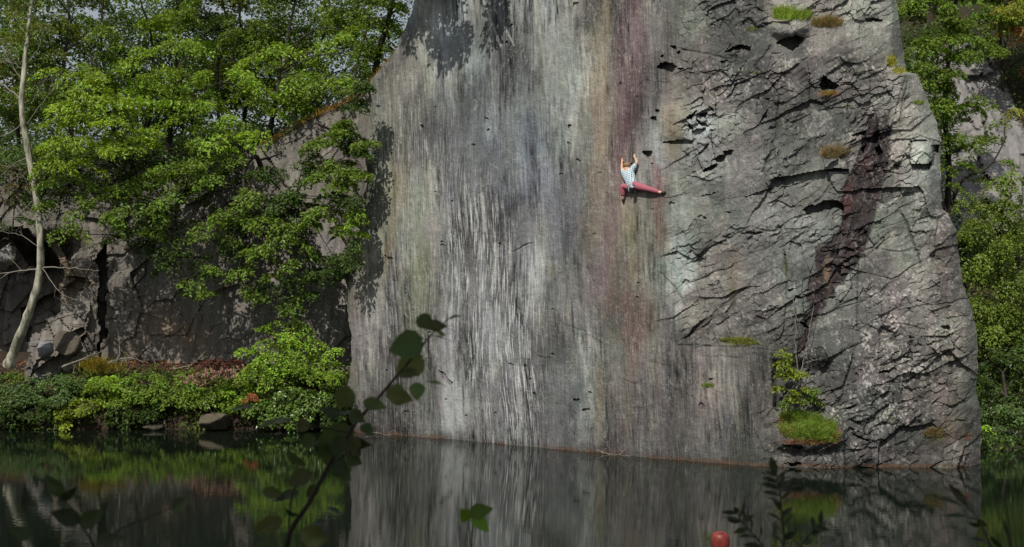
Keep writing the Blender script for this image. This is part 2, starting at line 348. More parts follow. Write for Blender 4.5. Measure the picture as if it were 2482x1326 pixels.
def slab_d(X, Y):
    X = np.atleast_1d(np.asarray(X, float)); Y = np.atleast_1d(np.asarray(Y, float))
    return slab_d0(X, Y) - slab_relief(X, Y)
def on_slab(X, Y, clear=0.0):
    return W(X, Y, float(slab_d(X, Y)[0]) - clear)
# colours seen on the dry rock (sRGB), stains and bands of the stone with their shading left in
ANCH = [
 (1020,40,150,150,142),(1100,100,140,145,145),(1200,60,140,142,138),(1300,60,146,146,138),(1400,60,146,144,135),(1460,60,148,138,120),(1530,60,128,108,108),(1600,60,140,132,124),(1660,60,134,138,124),(1740,60,104,102,100),(1820,60,104,104,102),
 (1900,60,146,142,130),(2000,60,140,128,120),(2100,60,150,155,138),(2170,60,156,156,138),
 (950,190,132,128,114),(1010,190,132,130,120),(1100,190,128,132,126),(1200,190,124,128,128),(1300,190,128,134,128),(1400,190,130,132,124),(1450,190,142,130,108),(1520,190,124,100,98),(1590,190,134,124,118),(1640,190,122,112,100),(1720,190,116,108,100),
 (1800,150,98,94,94),(1860,190,102,92,94),(1950,180,98,94,92),(2050,180,110,104,98),(2120,180,112,106,98),(2190,170,150,148,134),(2230,230,148,146,132),
 (920,330,128,126,108),(980,330,122,120,106),(1050,330,112,112,112),(1130,330,112,116,118),(1210,330,114,120,124),(1290,330,104,110,122),(1350,330,120,126,122),(1420,330,122,118,110),(1460,330,142,124,100),(1515,330,122,92,92),(1560,330,134,126,124),
 (1640,300,136,120,90),(1590,340,140,140,134),(1700,340,160,166,170),(1770,330,142,148,134),(1840,330,122,120,118),(1920,300,104,102,96),(2020,300,104,104,100),(2090,300,104,98,94),(2230,300,150,150,132),(2180,340,142,138,122),
 (960,450,132,128,104),(1020,450,116,116,104),(1090,450,104,104,108),(1160,450,106,106,110),(1240,450,106,108,116),(1320,450,100,102,116),(1390,450,108,108,112),(1450,450,128,116,100),(1500,430,122,96,92),(1555,430,132,132,124),(1595,440,128,92,86),
 (1640,430,138,146,130),(1720,440,134,140,132),(1800,440,128,126,124),(1880,440,124,120,116),(1960,440,136,136,124),(2180,440,140,138,124),(2235,370,178,184,172),(2230,440,150,156,146),
 (930,560,124,122,104),(1000,560,120,120,106),(1080,560,118,116,110),(1160,560,124,118,118),(1250,560,108,106,106),(1330,560,114,114,112),(1370,530,92,92,104),(1420,560,120,108,102),(1480,560,118,100,92),(1530,560,134,126,96),(1570,560,138,136,118),
 (1595,560,132,108,88),(1650,540,138,148,136),(1720,560,126,124,112),(1800,520,118,120,118),(1880,520,126,130,126),(1960,550,146,150,146),(2150,540,134,136,118),(2200,540,136,138,124),(2270,560,124,108,98),(2240,500,136,140,126),
 (870,680,122,114,98),(940,680,112,106,98),(1020,680,118,118,96),(1100,680,140,138,136),(1180,680,138,134,136),(1260,680,116,114,112),(1310,650,132,134,132),(1380,680,116,112,108),(1450,680,118,98,98),(1500,680,116,104,92),(1545,640,136,124,98),
 (1610,650,138,146,130),(1655,640,164,174,166),(1700,680,126,122,108),(1760,660,130,120,110),(1880,640,112,118,114),(1840,700,114,110,106),(1960,650,112,116,114),(2070,680,140,140,132),(2130,660,120,112,110),(2200,600,142,146,130),(2280,650,116,98,90),(2240,700,138,134,124),
 (870,820,124,116,112),(950,820,112,104,100),(1030,820,112,106,98),(1100,820,136,132,132),(1180,820,130,128,132),(1260,820,112,110,112),(1340,820,108,106,102),(1420,820,114,114,108),(1480,820,112,108,98),(1535,780,128,100,90),(1600,820,118,110,100),(1680,800,126,118,108),
 (1760,780,112,102,98),(1840,790,106,102,98),(1900,800,112,108,98),(2020,780,116,116,110),(2100,780,112,108,104),(2180,780,122,112,108),(2250,760,132,130,118),(2320,800,126,122,106),
 (900,960,104,100,92),(980,960,104,98,92),(1050,960,110,108,102),(1100,980,158,158,156),(1180,960,114,112,112),(1260,960,108,108,108),(1340,960,100,96,96),(1420,960,116,118,116),(1480,960,106,98,88),(1540,960,112,98,90),(1620,960,104,92,88),(1700,960,112,100,94),(1780,920,110,106,96),(1840,960,104,96,90),
 (1960,920,96,94,92),(2040,900,100,96,96),(2120,900,98,94,94),(2200,900,104,96,94),(2280,900,124,116,104),(2345,900,128,130,112),
 (900,1040,100,92,84),(1100,1050,110,106,104),(1300,1070,96,92,92),(1500,1090,96,86,84),(1650,1080,92,86,82),(1800,1080,98,98,88),(1860,1100,104,104,94),(1960,1100,98,94,92),(2060,1080,92,88,88),(2150,1060,98,94,94),(2250,1060,112,104,98),(2330,1060,124,110,100),(2200,1110,98,92,88),(2200,1000,102,98,92),(2300,980,128,114,98)]
def over(C, m, c): return C * (1 - m[..., None]) + lin(c) * m[..., None]
def warpx(X, Y): return X - 0.035 * (Y - 600) + 26 * (fbm(X / 200, Y / 420, 2, 210) - .5) + 5 * (fbm(X / 30, Y / 110, 2, 207) - .5)
def slab_colour(X, Y, h):
    sh = X.shape; A = np.array(ANCH, float); ca = lin(A[:, 2:])
    wx = X + 40 * (fbm(X / 60, Y / 110, 3, 201) - .5); wy = Y + 110 * (fbm(X / 60, Y / 110, 3, 202) - .5)
    num = np.zeros(sh + (3,)); den = np.zeros(sh)
    for k in range(len(A)):
        q = ((wx - A[k, 0]) / 42) ** 2 + ((wy - A[k, 1]) / 82) ** 2
        w = 1 / (q + .12) ** 2; num += w[..., None] * ca[k]; den += w
    C = num / den[..., None]
    g_ = C.mean(-1, keepdims=True); C = g_ + (C - g_) * .66
    rz = rough_zone(X, Y); sm = 1 - rz
    Xs = warpx(X, Y); br = .35 + 1.3 * sst(.3, .7, fbm(X / 75, Y / 95, 3, 208)); g_ = C.mean(-1, keepdims=True); C = (g_ + (C - g_) * (1 - .35 * rz[..., None])) * (1 - .05 * rz[..., None]) * (1 + rz[..., None] * np.array([.02, 0, -.04]))
    s1 = fbm(Xs / 5.0, Y / 70, 3, 211) - .5; s2 = fbm(Xs / 24, Y / 220, 3, 212) - .5; s3 = fbm(Xs / 3.0, Y / 24, 3, 213) - .5
    C = C * (1 + sm * br * (1.0 * s1 + 1.1 * s2 + .8 * s3) + rz * (.35 * s1 + .2 * s3))[..., None]
    bl = fbm((X + .25 * Y) / 90, (Y - .3 * X) / 210, 4, 206); C = C * (1 + sm * 2.0 * (bl - .5))[..., None]
    # tint of the bands: red-violet against green-grey
    tn = (fbm(Xs / 34, Y / 160, 3, 214) - .5) * sm + .35 * (fbm(X / 70, Y / 70, 3, 215) - .5) * rz
    C = C * np.stack([1 + .16 * tn, 1 - .03 * tn, 1 + .05 * tn], -1)
    t2 = (fbm(Xs / 22, Y / 190, 3, 216) - .5) * sm
    C = C * np.stack([1 + .06 * t2, 1 + .05 * t2, 1 - .13 * t2], -1)
    # named bands
    def band(pts, w, soft=1.6, ns=8):
        c = np.interp(Y, [p[0] for p in pts], [p[1] for p in pts]); ww = np.interp(Y, [p[0] for p in pts], [p[2] for p in pts]) if len(pts[0]) > 2 else w
        y0, y1 = pts[0][0], pts[-1][0]
        m = np.exp(-(np.abs((X + ns * 2 * (fbm(X / 9, Y / 90, 3, 230) - .5) - c) / ww)) ** (2 * soft))
        return m * sst(y0 - 10, y0 + 60, Y) * (1 - sst(y1 - 60, y1 + 10, Y))
    C = over(C, .34 * sst(.25, .6, fbm(X / 16, Y / 120, 3, 231))[...] * band([(-200,1530,40),(0,1532,42),(200,1520,38),(330,1512,26),(450,1500,22),(600,1478,22),(800,1470,18)], 30), (120, 88, 92))
    C = over(C, .28 * band([(-200,1478,16),(0,1470,16),(250,1452,24),(450,1446,22),(620,1440,16)], 20), (150, 130, 98))
    C = over(C, .22 * sst(.35, .6, fbm(X / 12, Y / 70, 3, 232)) * band([(340,1602,13),(480,1592,17),(620,1590,14)], 15), (132, 84, 76))
    C = over(C, .16 * band([(500,1536,10),(600,1530,12),(700,1528,10)], 10), (152, 140, 96))
    C = over(C, .18 * sst(.35, .6, fbm(X / 9, Y / 90, 3, 233)) * band([(660,1515,7),(800,1530,10),(950,1540,10)], 10), (136, 84, 76))
    C = over(C, .25 * band([(380,962,14),(520,955,14),(700,925,14)], 14), (150, 136, 86))
    C = over(C, .25 * band([(560,1030,20),(700,1020,22),(860,1010,14)], 14), (126, 128, 92))
    C = over(C, .3 * band([(850,1452,6),(1000,1450,8),(1090,1452,8)], 8), (142, 128, 78))
    for x, y0, y1 in ((1230,860,1080),(1310,860,1090),(1625,700,1110),(1560,820,1100),(1395,880,1050),(1760,860,1120),(1340,560,760),(1160,240,420),(1290,240,500),(1090,250,470)):
        C = over(C, .30 * band([(y0, x, 13), (y1, x - .03 * (y1 - y0), 15)], 13, ns=14), (78, 78, 90))
    # white drip streaks
    st = .65 * fbm(Xs / 4.0, Y / 70, 3, 240) + .35 * fbm(Xs / 16, Y / 160, 2, 239)
    reg = 1.0 * gau(X, Y, 1160, 640, 75, 190, 1.5) + 1.0 * gau(X, Y, 1215, 840, 60, 230, 1.5) + .75 * gau(X, Y, 1120, 760, 70, 200, 1.2) + .75 * gau(X, Y, 1300, 680, 26, 120, 1.5) + .9 * gau(X, Y, 1424, 950, 14, 110, 1.5) \
        + .6 * gau(X, Y, 1270, 960, 60, 130, 1.3) + .3 * gau(X, Y, 1000, 420, 60, 200) + .12 * gau(X, Y, 1250, 350, 300, 200) + .3 * gau(X, Y, 930, 800, 60, 200)
    C = over(C, np.clip(sst(.66 - .11 * np.clip(reg, 0, 1), .71 - .09 * np.clip(reg, 0, 1), st) * np.clip(reg * 1.0, 0, .7), 0, 1), (176, 176, 174))
    m = gau(X, Y, 1098, 985, 38, 78, 2.2) * sst(.30, .52, fbm(Xs / 6, Y / 120, 3, 241)) * sst(905, 935, Y + .3 * (X - 1090) * -1)
    C = over(C, .85 * m, (186, 188, 186))
    m = gau(X, Y, 1660, 640, 26, 62, 2) * sst(.35, .55, fbm(X / 14, Y / 40, 3, 242)); C = over(C, .8 * m, (172, 184, 178))
    m = gau(X, Y, 1590, 400, 18, 46, 1.5) + gau(X, Y, 1715, 350, 24, 50, 2); C = over(C, .5 * np.clip(m, 0, 1) * sst(.3, .55, fbm(X / 5, Y / 60, 2, 243)), (176, 178, 182))
    for P, w_ in (([(958,185),(963,260),(967,345)], 3), ([(1014,300),(1040,400),(1052,500)], 2.6), ([(1112,80),(1126,160)], 2.5), ([(1160,0),(1185,60),(1206,112)], 3),
                  ([(1190,20),(1240,110)], 2.4), ([(1050,410),(1060,470)], 2.5), ([(1380,380),(1392,320),(1400,250)], 2), ([(1480,390),(1484,450)], 2), ([(1200,590),(1204,700)], 4), ([(1170,470),(1176,560)], 4),
                  ([(1085,560),(1078,700),(1072,800)], 2.6), ([(1400,820),(1420,900),(1430,1010)], 4), ([(835,700),(838,770),(842,830)], 3)):
        C = over(C, .75 * np.exp(-(dline(Xs + .035 * (Y - 600), Y, P) / w_) ** 2) * sst(.25, .5, fbm(X / 4, Y / 20, 2, 244)), (184, 184, 176))
    # scratches: short pale threads in every slant
    for k in range(3):
        a = R((-72, -105, -90)[k]); u = X * math.cos(a) + Y * math.sin(a); v = -X * math.sin(a) + Y * math.cos(a)
        t = np.abs(fbm(u / 60, (v + 12 * (fbm(X / 40, Y / 40, 2, 251 + k) - .5)) / 7, 2, 252 + k) - .5)
        C = over(C, sm * .42 * (1 - sst(.0, .022, t)) * sst(.45, .62, fbm(X / 50, Y / 50, 2, 260 + k)), (178, 176, 168))
    dk = sum(inpoly(X + 18 * (fbm(X / 16, Y / 24, 3, 271) - .5) + a, Y + 22 * (fbm(X / 20, Y / 20, 3, 272) - .5), DYKE).astype(float) for a in (-3, -1.5, 0, 1.5, 3)) / 5; dk = dk * sst(240, 310, Y + 60 * (fbm(X / 12, Y / 30, 2, 273) - .5))
    n = fbm((X + .35 * Y) / 9, Y / 34, 3, 270)
    C = over(C, .93 * dk, (54, 43, 45)); C = over(C, dk * sst(.58, .72, n) * .4, (92, 72, 68)); C = over(C, dk * (1 - sst(.32, .46, n)) * .7, (34, 29, 32))
    C = over(C, dk * .4 * gau(X, Y, 2055, 480, 16, 34, 2), (100, 54, 50)); C = over(C, dk * .3 * gau(X, Y, 2100, 395, 20, 26, 2), (100, 62, 60)); C = over(C, dk * .6 * gau(X, Y, 2004, 655, 9, 40, 2) , (138, 116, 96))
    # quartz and lichen: pale crumbs along broken edges
    q = fbm(X / 4.5, Y / 6, 3, 280) * .75 + fbm(X / 30, Y / 30, 3, 281) * .40
    qr = rz * (1 - .7 * dk) * (.3 + .9 * gau(X, Y, 2170, 830, 90, 60) + .8 * gau(X, Y, 2180, 950, 110, 70) + .7 * gau(X, Y, 2130, 440, 30, 110) + .7 * gau(X, Y, 2090, 150, 70, 50) + .6 * gau(X, Y, 2250, 350, 60, 350) + .5 * gau(X, Y, 1770, 200, 90, 40) + .5 * gau(X, Y, 2090, 700, 80, 20) + .5 * gau(X, Y, 1980, 850, 70, 20) + .5 * gau(X, Y, 2080, 1000, 60, 40))
    C = over(C, np.clip(sst(.74 - .08 * np.clip(qr, 0, 1), .79 - .07 * np.clip(qr, 0, 1), q) * np.clip(qr * 1.4, 0, .75), 0, 1), (190, 184, 176))
    # veins
    for k, (a, sx, sy) in enumerate(((-25, 90, 10), (20, 80, 9), (-50, 70, 9))):
        a = R(a); u = X * math.cos(a) + Y * math.sin(a); v = -X * math.sin(a) + Y * math.cos(a)
        t = np.abs(fbm(u / sx, (v + 26 * (fbm(X / 50, Y / 50, 3, 291 + k) - .5)) / (sy * 3), 2, 292 + k) - .5)
        C = over(C, rz * .5 * (1 - sst(.0, .016, t)) * sst(.5, .6, fbm(X / 60, Y / 60, 2, 296 + k)), (166, 158, 152))
        t = np.abs(fbm(u / sx, (v + 26 * (fbm(X / 50, Y / 50, 3, 301 + k) - .5)) / (sy * 3), 2, 302 + k) - .5)
        C = over(C, rz * .55 * (1 - sst(.0, .014, t)) * sst(.45, .55, fbm(X / 60, Y / 60, 2, 306 + k)), (44, 42, 42))
    C = over(C, .6 * inpoly(X, Y, [(2203, 346), (2246, 342), (2262, 352), (2262, 378), (2240, 398), (2206, 396)]).astype(float), (184, 190, 178))
    _, _, c2 = facets(X, Y, 84, 30, -26, 41, .9, .8); _, _, c4_ = facets(X, Y, 34, 78, -6, 43, .9, .8); _, _, c1 = facets(X, Y, 190, 110, -22, 31, .9, .9)
    C = C * (1 + rz * (1 - dk) * (.50 * (c2 - .5) + .42 * (c4_ - .5) + .3 * (c1 - .5)))[..., None]
    tt = rz * (1 - dk) * (.7 * (c4_ - .5) + .5 * (c1 - .5) - .4 * (c2 - .5)); C = C * np.stack([1 + .09 * tt, 1 - .03 * tt, 1 + .02 * tt], -1)
    # moss and rust
    for (x, y, rx, ry, c, f) in ((1790,828,48,10,(110,116,44),.8),(2165,150,12,16,(140,140,30),.85),(2180,172,16,8,(140,140,30),.8),(1716,934,16,6,(110,130,50),.8),(1700,78,20,8,(120,126,60),.4),(1830,175,14,5,(120,126,50),.7),(2270,1055,26,16,(110,106,44),.8),
                              (1903,640,5,26,(124,128,56),.5),(1778,665,10,60,(132,108,60),.5),(2230,250,16,5,(120,130,50),.7),(2165,1020,26,16,(104,110,66),.4),(2150,885,30,14,(104,110,66),.4),(1340,655,9,18,(118,112,50),.5),(1397,530,6,6,(170,104,60),.7),(2010,228,26,7,(150,90,60),.7),
                              (2345,1058,14,10,(150,86,56),.7),(2300,1040,26,30,(134,100,84),.4),(2060,255,12,4,(110,120,50),.8),(2006,228,10,5,(110,130,50),.6),(1440,100,20,30,(146,138,92),.3),(1650,860,60,14,(170,150,140),.2)):
        C = over(C, f * gau(X, Y, x, y, rx, ry, 1.5) * sst(.34, .56, fbm(X / 9, Y / 9, 3, 310)), c)
    # darker tone along the cracks
    hb = np.zeros(sh)
    for P, w_, dp in CRACKS: hb = np.maximum(hb, np.exp(-(dline(X, Y, P) / w_) ** 2))
    C = over(C, .35 * hb, (46, 44, 42))
    # darker towards the foot of the slab, then the tide line
    z = H - (Y - CY) / F * slab_d0(X, Y)
    C = C * (1 - .16 * sst(3.2, .3, z + 1.2 * (fbm(X / 60, Y / 60, 3, 320) - .5)))[..., None]
    C = over(C, .8 * np.exp(-((z - .03) / (.02 + .05 * fbm(X / 25, X * 0, 3, 321))) ** 2) * sst(.3, .5, fbm(X / 40, Y / 9, 3, 322)), (116, 82, 54))
    C = C * (1 - .35 * sst(.35, .0, z))[..., None]
    al = sm * np.clip(.12 + 1.1 * reg * sst(.3, .6, fbm(Xs / 26, Y / 170, 3, 245)), 0, 1)
    return np.concatenate([np.clip(C, .008, .9), al[..., None]], -1)
ROCK_K = 0.80
def grid_faces(nr, nc):
    a = (np.arange(nr - 1)[:, None] * nc + np.arange(nc - 1)[None, :]).ravel()
    return np.stack([a, a + nc, a + nc + 1, a + 1], -1)
def build_slab():
    Ys = np.arange(-260, 1178, 2.45); nc = 640
    u = np.linspace(0, 1, nc)
    jl = np.interp(Ys, LY, LX) + 7 * (fbm(Ys / 30, Ys * 0, 4, 400) - .5) * 2; jr = np.interp(Ys, RY, RX) + 3.2 * (fbm(Ys / 14, Ys * 0, 4, 401) - .5) * 2
    X = jl[:, None] * (1 - u) + jr[:, None] * u; Y = np.repeat(Ys[:, None], nc, 1)
    h = slab_relief(X, Y); d = slab_d0(X, Y) - h
    P = np.stack([(X - CX) / F * d, d, H - (Y - CY) / F * d], -1)
    C = slab_colour(X, Y, h) * [ROCK_K * .955, ROCK_K * .985, ROCK_K * .965, 1]
    sm_ = 1 - rough_zone(X, Y); suv = np.stack([(X + sm_ * (warpx(X, Y) - X)) / 88, -Y / 88, .2 + .8 * sm_ * sst(.25, .7, fbm(X / 60, Y / 80, 3, 209))], -1)
    # sides that run back into the hill, and the top
    def side(col_i, dx):
        out = []; oc = []; os_ = []
        for dy, k in ((.4, .05), (1.2, .2), (3, .6), (9, 2.2)):
            Q = P[:, col_i].copy(); Q[:, 1] += dy; Q[:, 0] += dx * k + .15 * (fbm(Ys / 40 + dy * 3, Ys * 0 + dy, 3, 405) - .5) * dy
            out.append(Q); oc.append(C[:, col_i] * .9); s = suv[:, col_i].copy(); s[:, 0] += dy * (1 if dx < 0 else -1); os_.append(s)
        return out, oc, os_
    lo, lc, lsv = side(0, 1.0); ro, rc, rs = side(-1, -1.0)
    P = np.concatenate([np.stack(lo[::-1], 1), P, np.stack(ro, 1)], 1); C = np.concatenate([np.stack(lc[::-1], 1), C, np.stack(rc, 1)], 1)
    suv = np.concatenate([np.stack(lsv[::-1], 1), suv, np.stack(rs, 1)], 1)
    top = []
    for dy, dz in ((1.0, .3), (3, .8), (9, 1.6)):
        Q = P[0].copy(); Q[:, 1] = np.maximum(Q[:, 1], P[0, :, 1].min()) + dy; Q[:, 2] += dz; top.append(Q)
    P = np.concatenate([np.stack(top[::-1]), P]); C = np.concatenate([np.repeat(C[:1], 3, 0) * .6, C]); suv = np.concatenate([np.repeat(suv[:1], 3, 0), suv])
    nr, ncc = P.shape[:2]
    o = mesh_np('quarry_rock_wall', P.reshape(-1, 3), grid_faces(nr, ncc), M_slab, None, C.reshape(-1, 4), {'suv': suv.reshape(-1, 3)})
    tag(o, 'tall streaked grey and purple slate slab rising straight from the water', None, None, 'structure')
build_slab()
# ------------------------------------------------------------------ the darker wall behind the bank
TXL = [-400, 100, 300, 500, 600, 670, 700, 760, 860, 900, 960, 1010, 1045]
TYL = [420, 400, 385, 372, 365, 338, 315, 285, 240, 196, 128, 10, -60]
def lw_relief(X, Y):
    f1, e1, _ = facets(X, Y, 130, 190, 12, 501, 1, 1); f2, e2, _ = facets(X, Y, 52, 70, 30, 511, .9, .9); f3, _, _ = facets(X, Y, 26, 30, 10, 521, .9, .8)
    a = 1 - sst(180, 460, X)
    h = (.25 + .55 * a) * (f1 - .5) + (.10 + .25 * a) * (f2 - .5) + (.03 + .05 * a) * f3 + .12 * (fbm(X / 40, Y / 90, 4, 530) - .5)
    cx_ = X + 26 * (fbm(X / 30, Y / 30, 3, 541) - .5); cy_ = Y + 26 * (fbm(X / 30, Y / 30, 3, 542) - .5)
    h = h - 4.6 * inpoly(cx_, cy_, [(-400, 548), (60, 556), (125, 596), (158, 660), (140, 700), (150, 760), (100, 800), (60, 890), (-400, 890)])
    h = h - .9 * inpoly(cx_, cy_, [(240, 590), (262, 585), (258, 760), (246, 880), (236, 700)]) 
    h = h - 0 * gau(X + 20 * (fbm(X / 40, Y / 40, 3, 531) - .5), Y, 5, 660, 75, 110, 2) - 1.4 * gau(X, Y, 140, 610, 60, 40, 2)
    h = h + .9 * inpoly(X, Y, [(60, 880), (85, 770), (120, 750), (200, 830), (230, 880), (230, 930), (60, 930)]) + .5 * inpoly(X, Y, [(0, 585), (30, 580), (70, 640), (60, 665), (-30, 650)])
    return h
def lw_d0(X, Y):
    base = 49.3 - 1.2 * sst(300, 850, X)
    return (base + .22 * H) / (1 + .22 * (Y - CY) / F)
def build_left_wall():
    nc = 420; X1 = np.linspace(-320, 1045, nc); top = np.interp(X1, TXL, TYL) + 14 * (fbm(X1 / 22, X1 * 0, 4, 540) - .5)
    v = np.linspace(0, 1, 300); X = np.repeat(X1[None, :], 300, 0); Y = top[None, :] * (1 - v[:, None]) + 985 * v[:, None]
    h = lw_relief(X, Y); d = lw_d0(X, Y) - h
    P = np.stack([(X - CX) / F * d, d, H - (Y - CY) / F * d], -1)
    n = fbm(X / 60, Y / 120, 4, 550)[..., None]
    C = lin((104, 103, 101)) * (1 - n) + lin((138, 134, 128)) * n
    C = over(C, .7 * gau(X, Y, 400, 830, 110, 90, 1.5) * sst(.3, .6, fbm(X / 70, Y / 70, 3, 551)), (146, 124, 104))
    C = over(C, .8 * gau(X, Y, 800, 700, 50, 170, 2), (150, 148, 148))
    C = over(C, .6 * gau(X, Y, 170, 640, 60, 90, 2) * sst(.4, .6, fbm(X / 30, Y / 30, 3, 555)), (140, 120, 92))
    C = C * (1 + .9 * (fbm((X + .1 * Y) / 6, Y / 110, 3, 552) - .5))[..., None]
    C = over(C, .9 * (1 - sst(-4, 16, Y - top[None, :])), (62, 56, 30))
    suv = np.stack([X / 75, -Y / 75, .5 + 0 * X], -1)
    back = []
    for dy, dz in ((.6, .12), (2, .2), (5, .35), (12, .7), (30, 1.2), (60, 1.5)):
        Q = P[0].copy(); Q[:, 1] += dy; Q[:, 0] *= (1 + dy / 50) ; Q[:, 2] += dz * np.clip((X1 + 400) / 400, .3, 1); back.append(Q)
    P = np.concatenate([np.stack(back[::-1]), P]); C = np.concatenate([np.repeat(lin((40, 38, 22))[None, None], nc, 1).repeat(6, 0), C]); suv = np.concatenate([np.repeat(suv[:1], 6, 0), suv])
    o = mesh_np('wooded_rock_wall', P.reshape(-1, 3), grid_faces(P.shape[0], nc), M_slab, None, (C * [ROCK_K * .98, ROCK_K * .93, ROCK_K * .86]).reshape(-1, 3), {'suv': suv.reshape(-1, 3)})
    tag(o, 'low shaded slate wall under the overhanging trees behind the bank', None, None, 'structure')
build_left_wall()
# ------------------------------------------------------------------ right slope with a pale cliff
def build_right_slope():
    nr, nc = 220, 200; Ys = np.linspace(-220, 1130, nr); Xs = np.linspace(1960, 3100, nc)
    X, Y = np.meshgrid(Xs, Ys)
    d = np.interp(Y, [-220, 100, 480, 760, 940, 1060, 1086, 1130], [70, 62, 56, 52, 49, 43.5, 41.6, 40.8])
    rk = inpoly(X + 20 * (fbm(X / 30, Y / 30, 3, 601) - .5), Y, [(2200, 120), (2350, 105), (2400, 130), (2480, 300), (2560, 480), (2600, 560), (2500, 540), (2400, 580), (2200, 560)]).astype(float)
    f1, _, _ = facets(X, Y, 60, 130, -25, 611, 1, 1); f2, _, _ = facets(X, Y, 24, 40, -25, 612, 1, 1)
    d = d - 1.1 * (fbm(X / 90, Y / 90, 4, 602) - .5) * (1 - rk) - rk * (.7 * f1 + .2 * f2)
    P = np.stack([(X - CX) / F * d, d, H - (Y - CY) / F * d], -1)
    C = np.broadcast_to(lin((52, 50, 30)), X.shape + (3,)).copy(); C = over(C, sst(.45, .6, fbm(X / 40, Y / 40, 3, 603)), (58, 48, 32))
    C = over(C, .97 * rk, (150, 146, 144)); C = over(C, rk * .6 * sst(.5, .62, fbm((X - .5 * Y) / 14, (Y + .5 * X) / 80, 3, 604)), (112, 108, 104))
    suv = np.stack([X / 60, -Y / 60, .2 + 0 * X], -1)
    o = mesh_np('hill', P.reshape(-1, 3), grid_faces(nr, nc), M_slab, None, (C * ROCK_K).reshape(-1, 3), {'suv': suv.reshape(-1, 3)})
    tag(o, 'wooded hillside with a pale bare cliff beyond the slab', None, None, 'structure')
build_right_slope()
# ------------------------------------------------------------------ banks and water
def terrain(name, x0, x1, y0, y1, nx, ny, fz, mat, label):
    gx, gy = np.meshgrid(np.linspace(x0, x1, nx), np.linspace(y0, y1, ny)); z = fz(gx, gy)
    o = mesh_np(name, np.stack([gx, gy, z], -1).reshape(-1, 3), grid_faces(ny, nx)[:, ::-1], mat, smooth=True)
    return tag(o, label, None, None, 'structure')
def lb_z(x, y):     # far-left bank
    t = y - (46.7 + .7 * (fbm(x / 1.6, y * 0, 3, 700) - .5))
    z = np.interp(t, [-3, -.15, .1, .5, 1.2, 2.2, 3.4], [-1.2, -.4, .3, .75, 1.2, 1.75, 2.1])
    return z + .25 * (fbm(x / .7, y / .7, 4, 701) - .5) + .25 * (fbm(x / 3, y / 3, 2, 702) - .5)
terrain('bank', -23, -4.6, 44, 52.5, 260, 130, lb_z, M_soil, 'leaf-littered bank at the foot of the wooded wall')
def nb_z(x, y):
    return np.interp(y, [-16, 4, 9, 16, 20], [3.9, 3.3, 2.1, -.2, -1.2]) + .3 * (fbm(x / 2, y / 2, 4, 710) - .5)
terrain('near_bank_ground', -22, 22, -16, 20, 120, 120, nb_z, M_soil, 'grassy near bank below the camera')
def mat_water():
    m, nt, o = newmat('water'); b = node(nt, 'ShaderNodeBsdfPrincipled'); nt.links.new(b.outputs[0], o.inputs[0])
    b.inputs['Base Color'].default_value = (.006, .010, .006, 1); b.inputs['Roughness'].default_value = .015; b.inputs['IOR'].default_value = 1.333
    b.inputs['Specular IOR Level'].default_value = .5
    tc = node(nt, 'ShaderNodeTexCoord')
    n1 = noise(nt, tc.outputs['Object'], 1.0, 3, .5, (1.5, 5.0, 1)); n2 = noise(nt, tc.outputs['Object'], 1.0, 2, .5, (5, 17, 1))
    ad = node(nt, 'ShaderNodeMath', operation='MULTIPLY_ADD'); ad.inputs[1].default_value = .3; nt.links.new(n2, ad.inputs[0]); nt.links.new(n1, ad.inputs[2])
    bp = node(nt, 'ShaderNodeBump'); bp.inputs['Strength'].default_value = .028; bp.inputs['Distance'].default_value = .05
    nt.links.new(ad.outputs[0], bp.inputs['Height']); nt.links.new(bp.outputs[0], b.inputs['Normal'])
    return m
gw = np.array([[-90, 10, 0], [90, 10, 0], [90, 75, 0], [-90, 75, 0]], float)
tag(mesh_np('water', gw, [[0, 1, 2, 3]], mat_water()), 'still dark green quarry water mirroring the slab', None, None, 'structure')
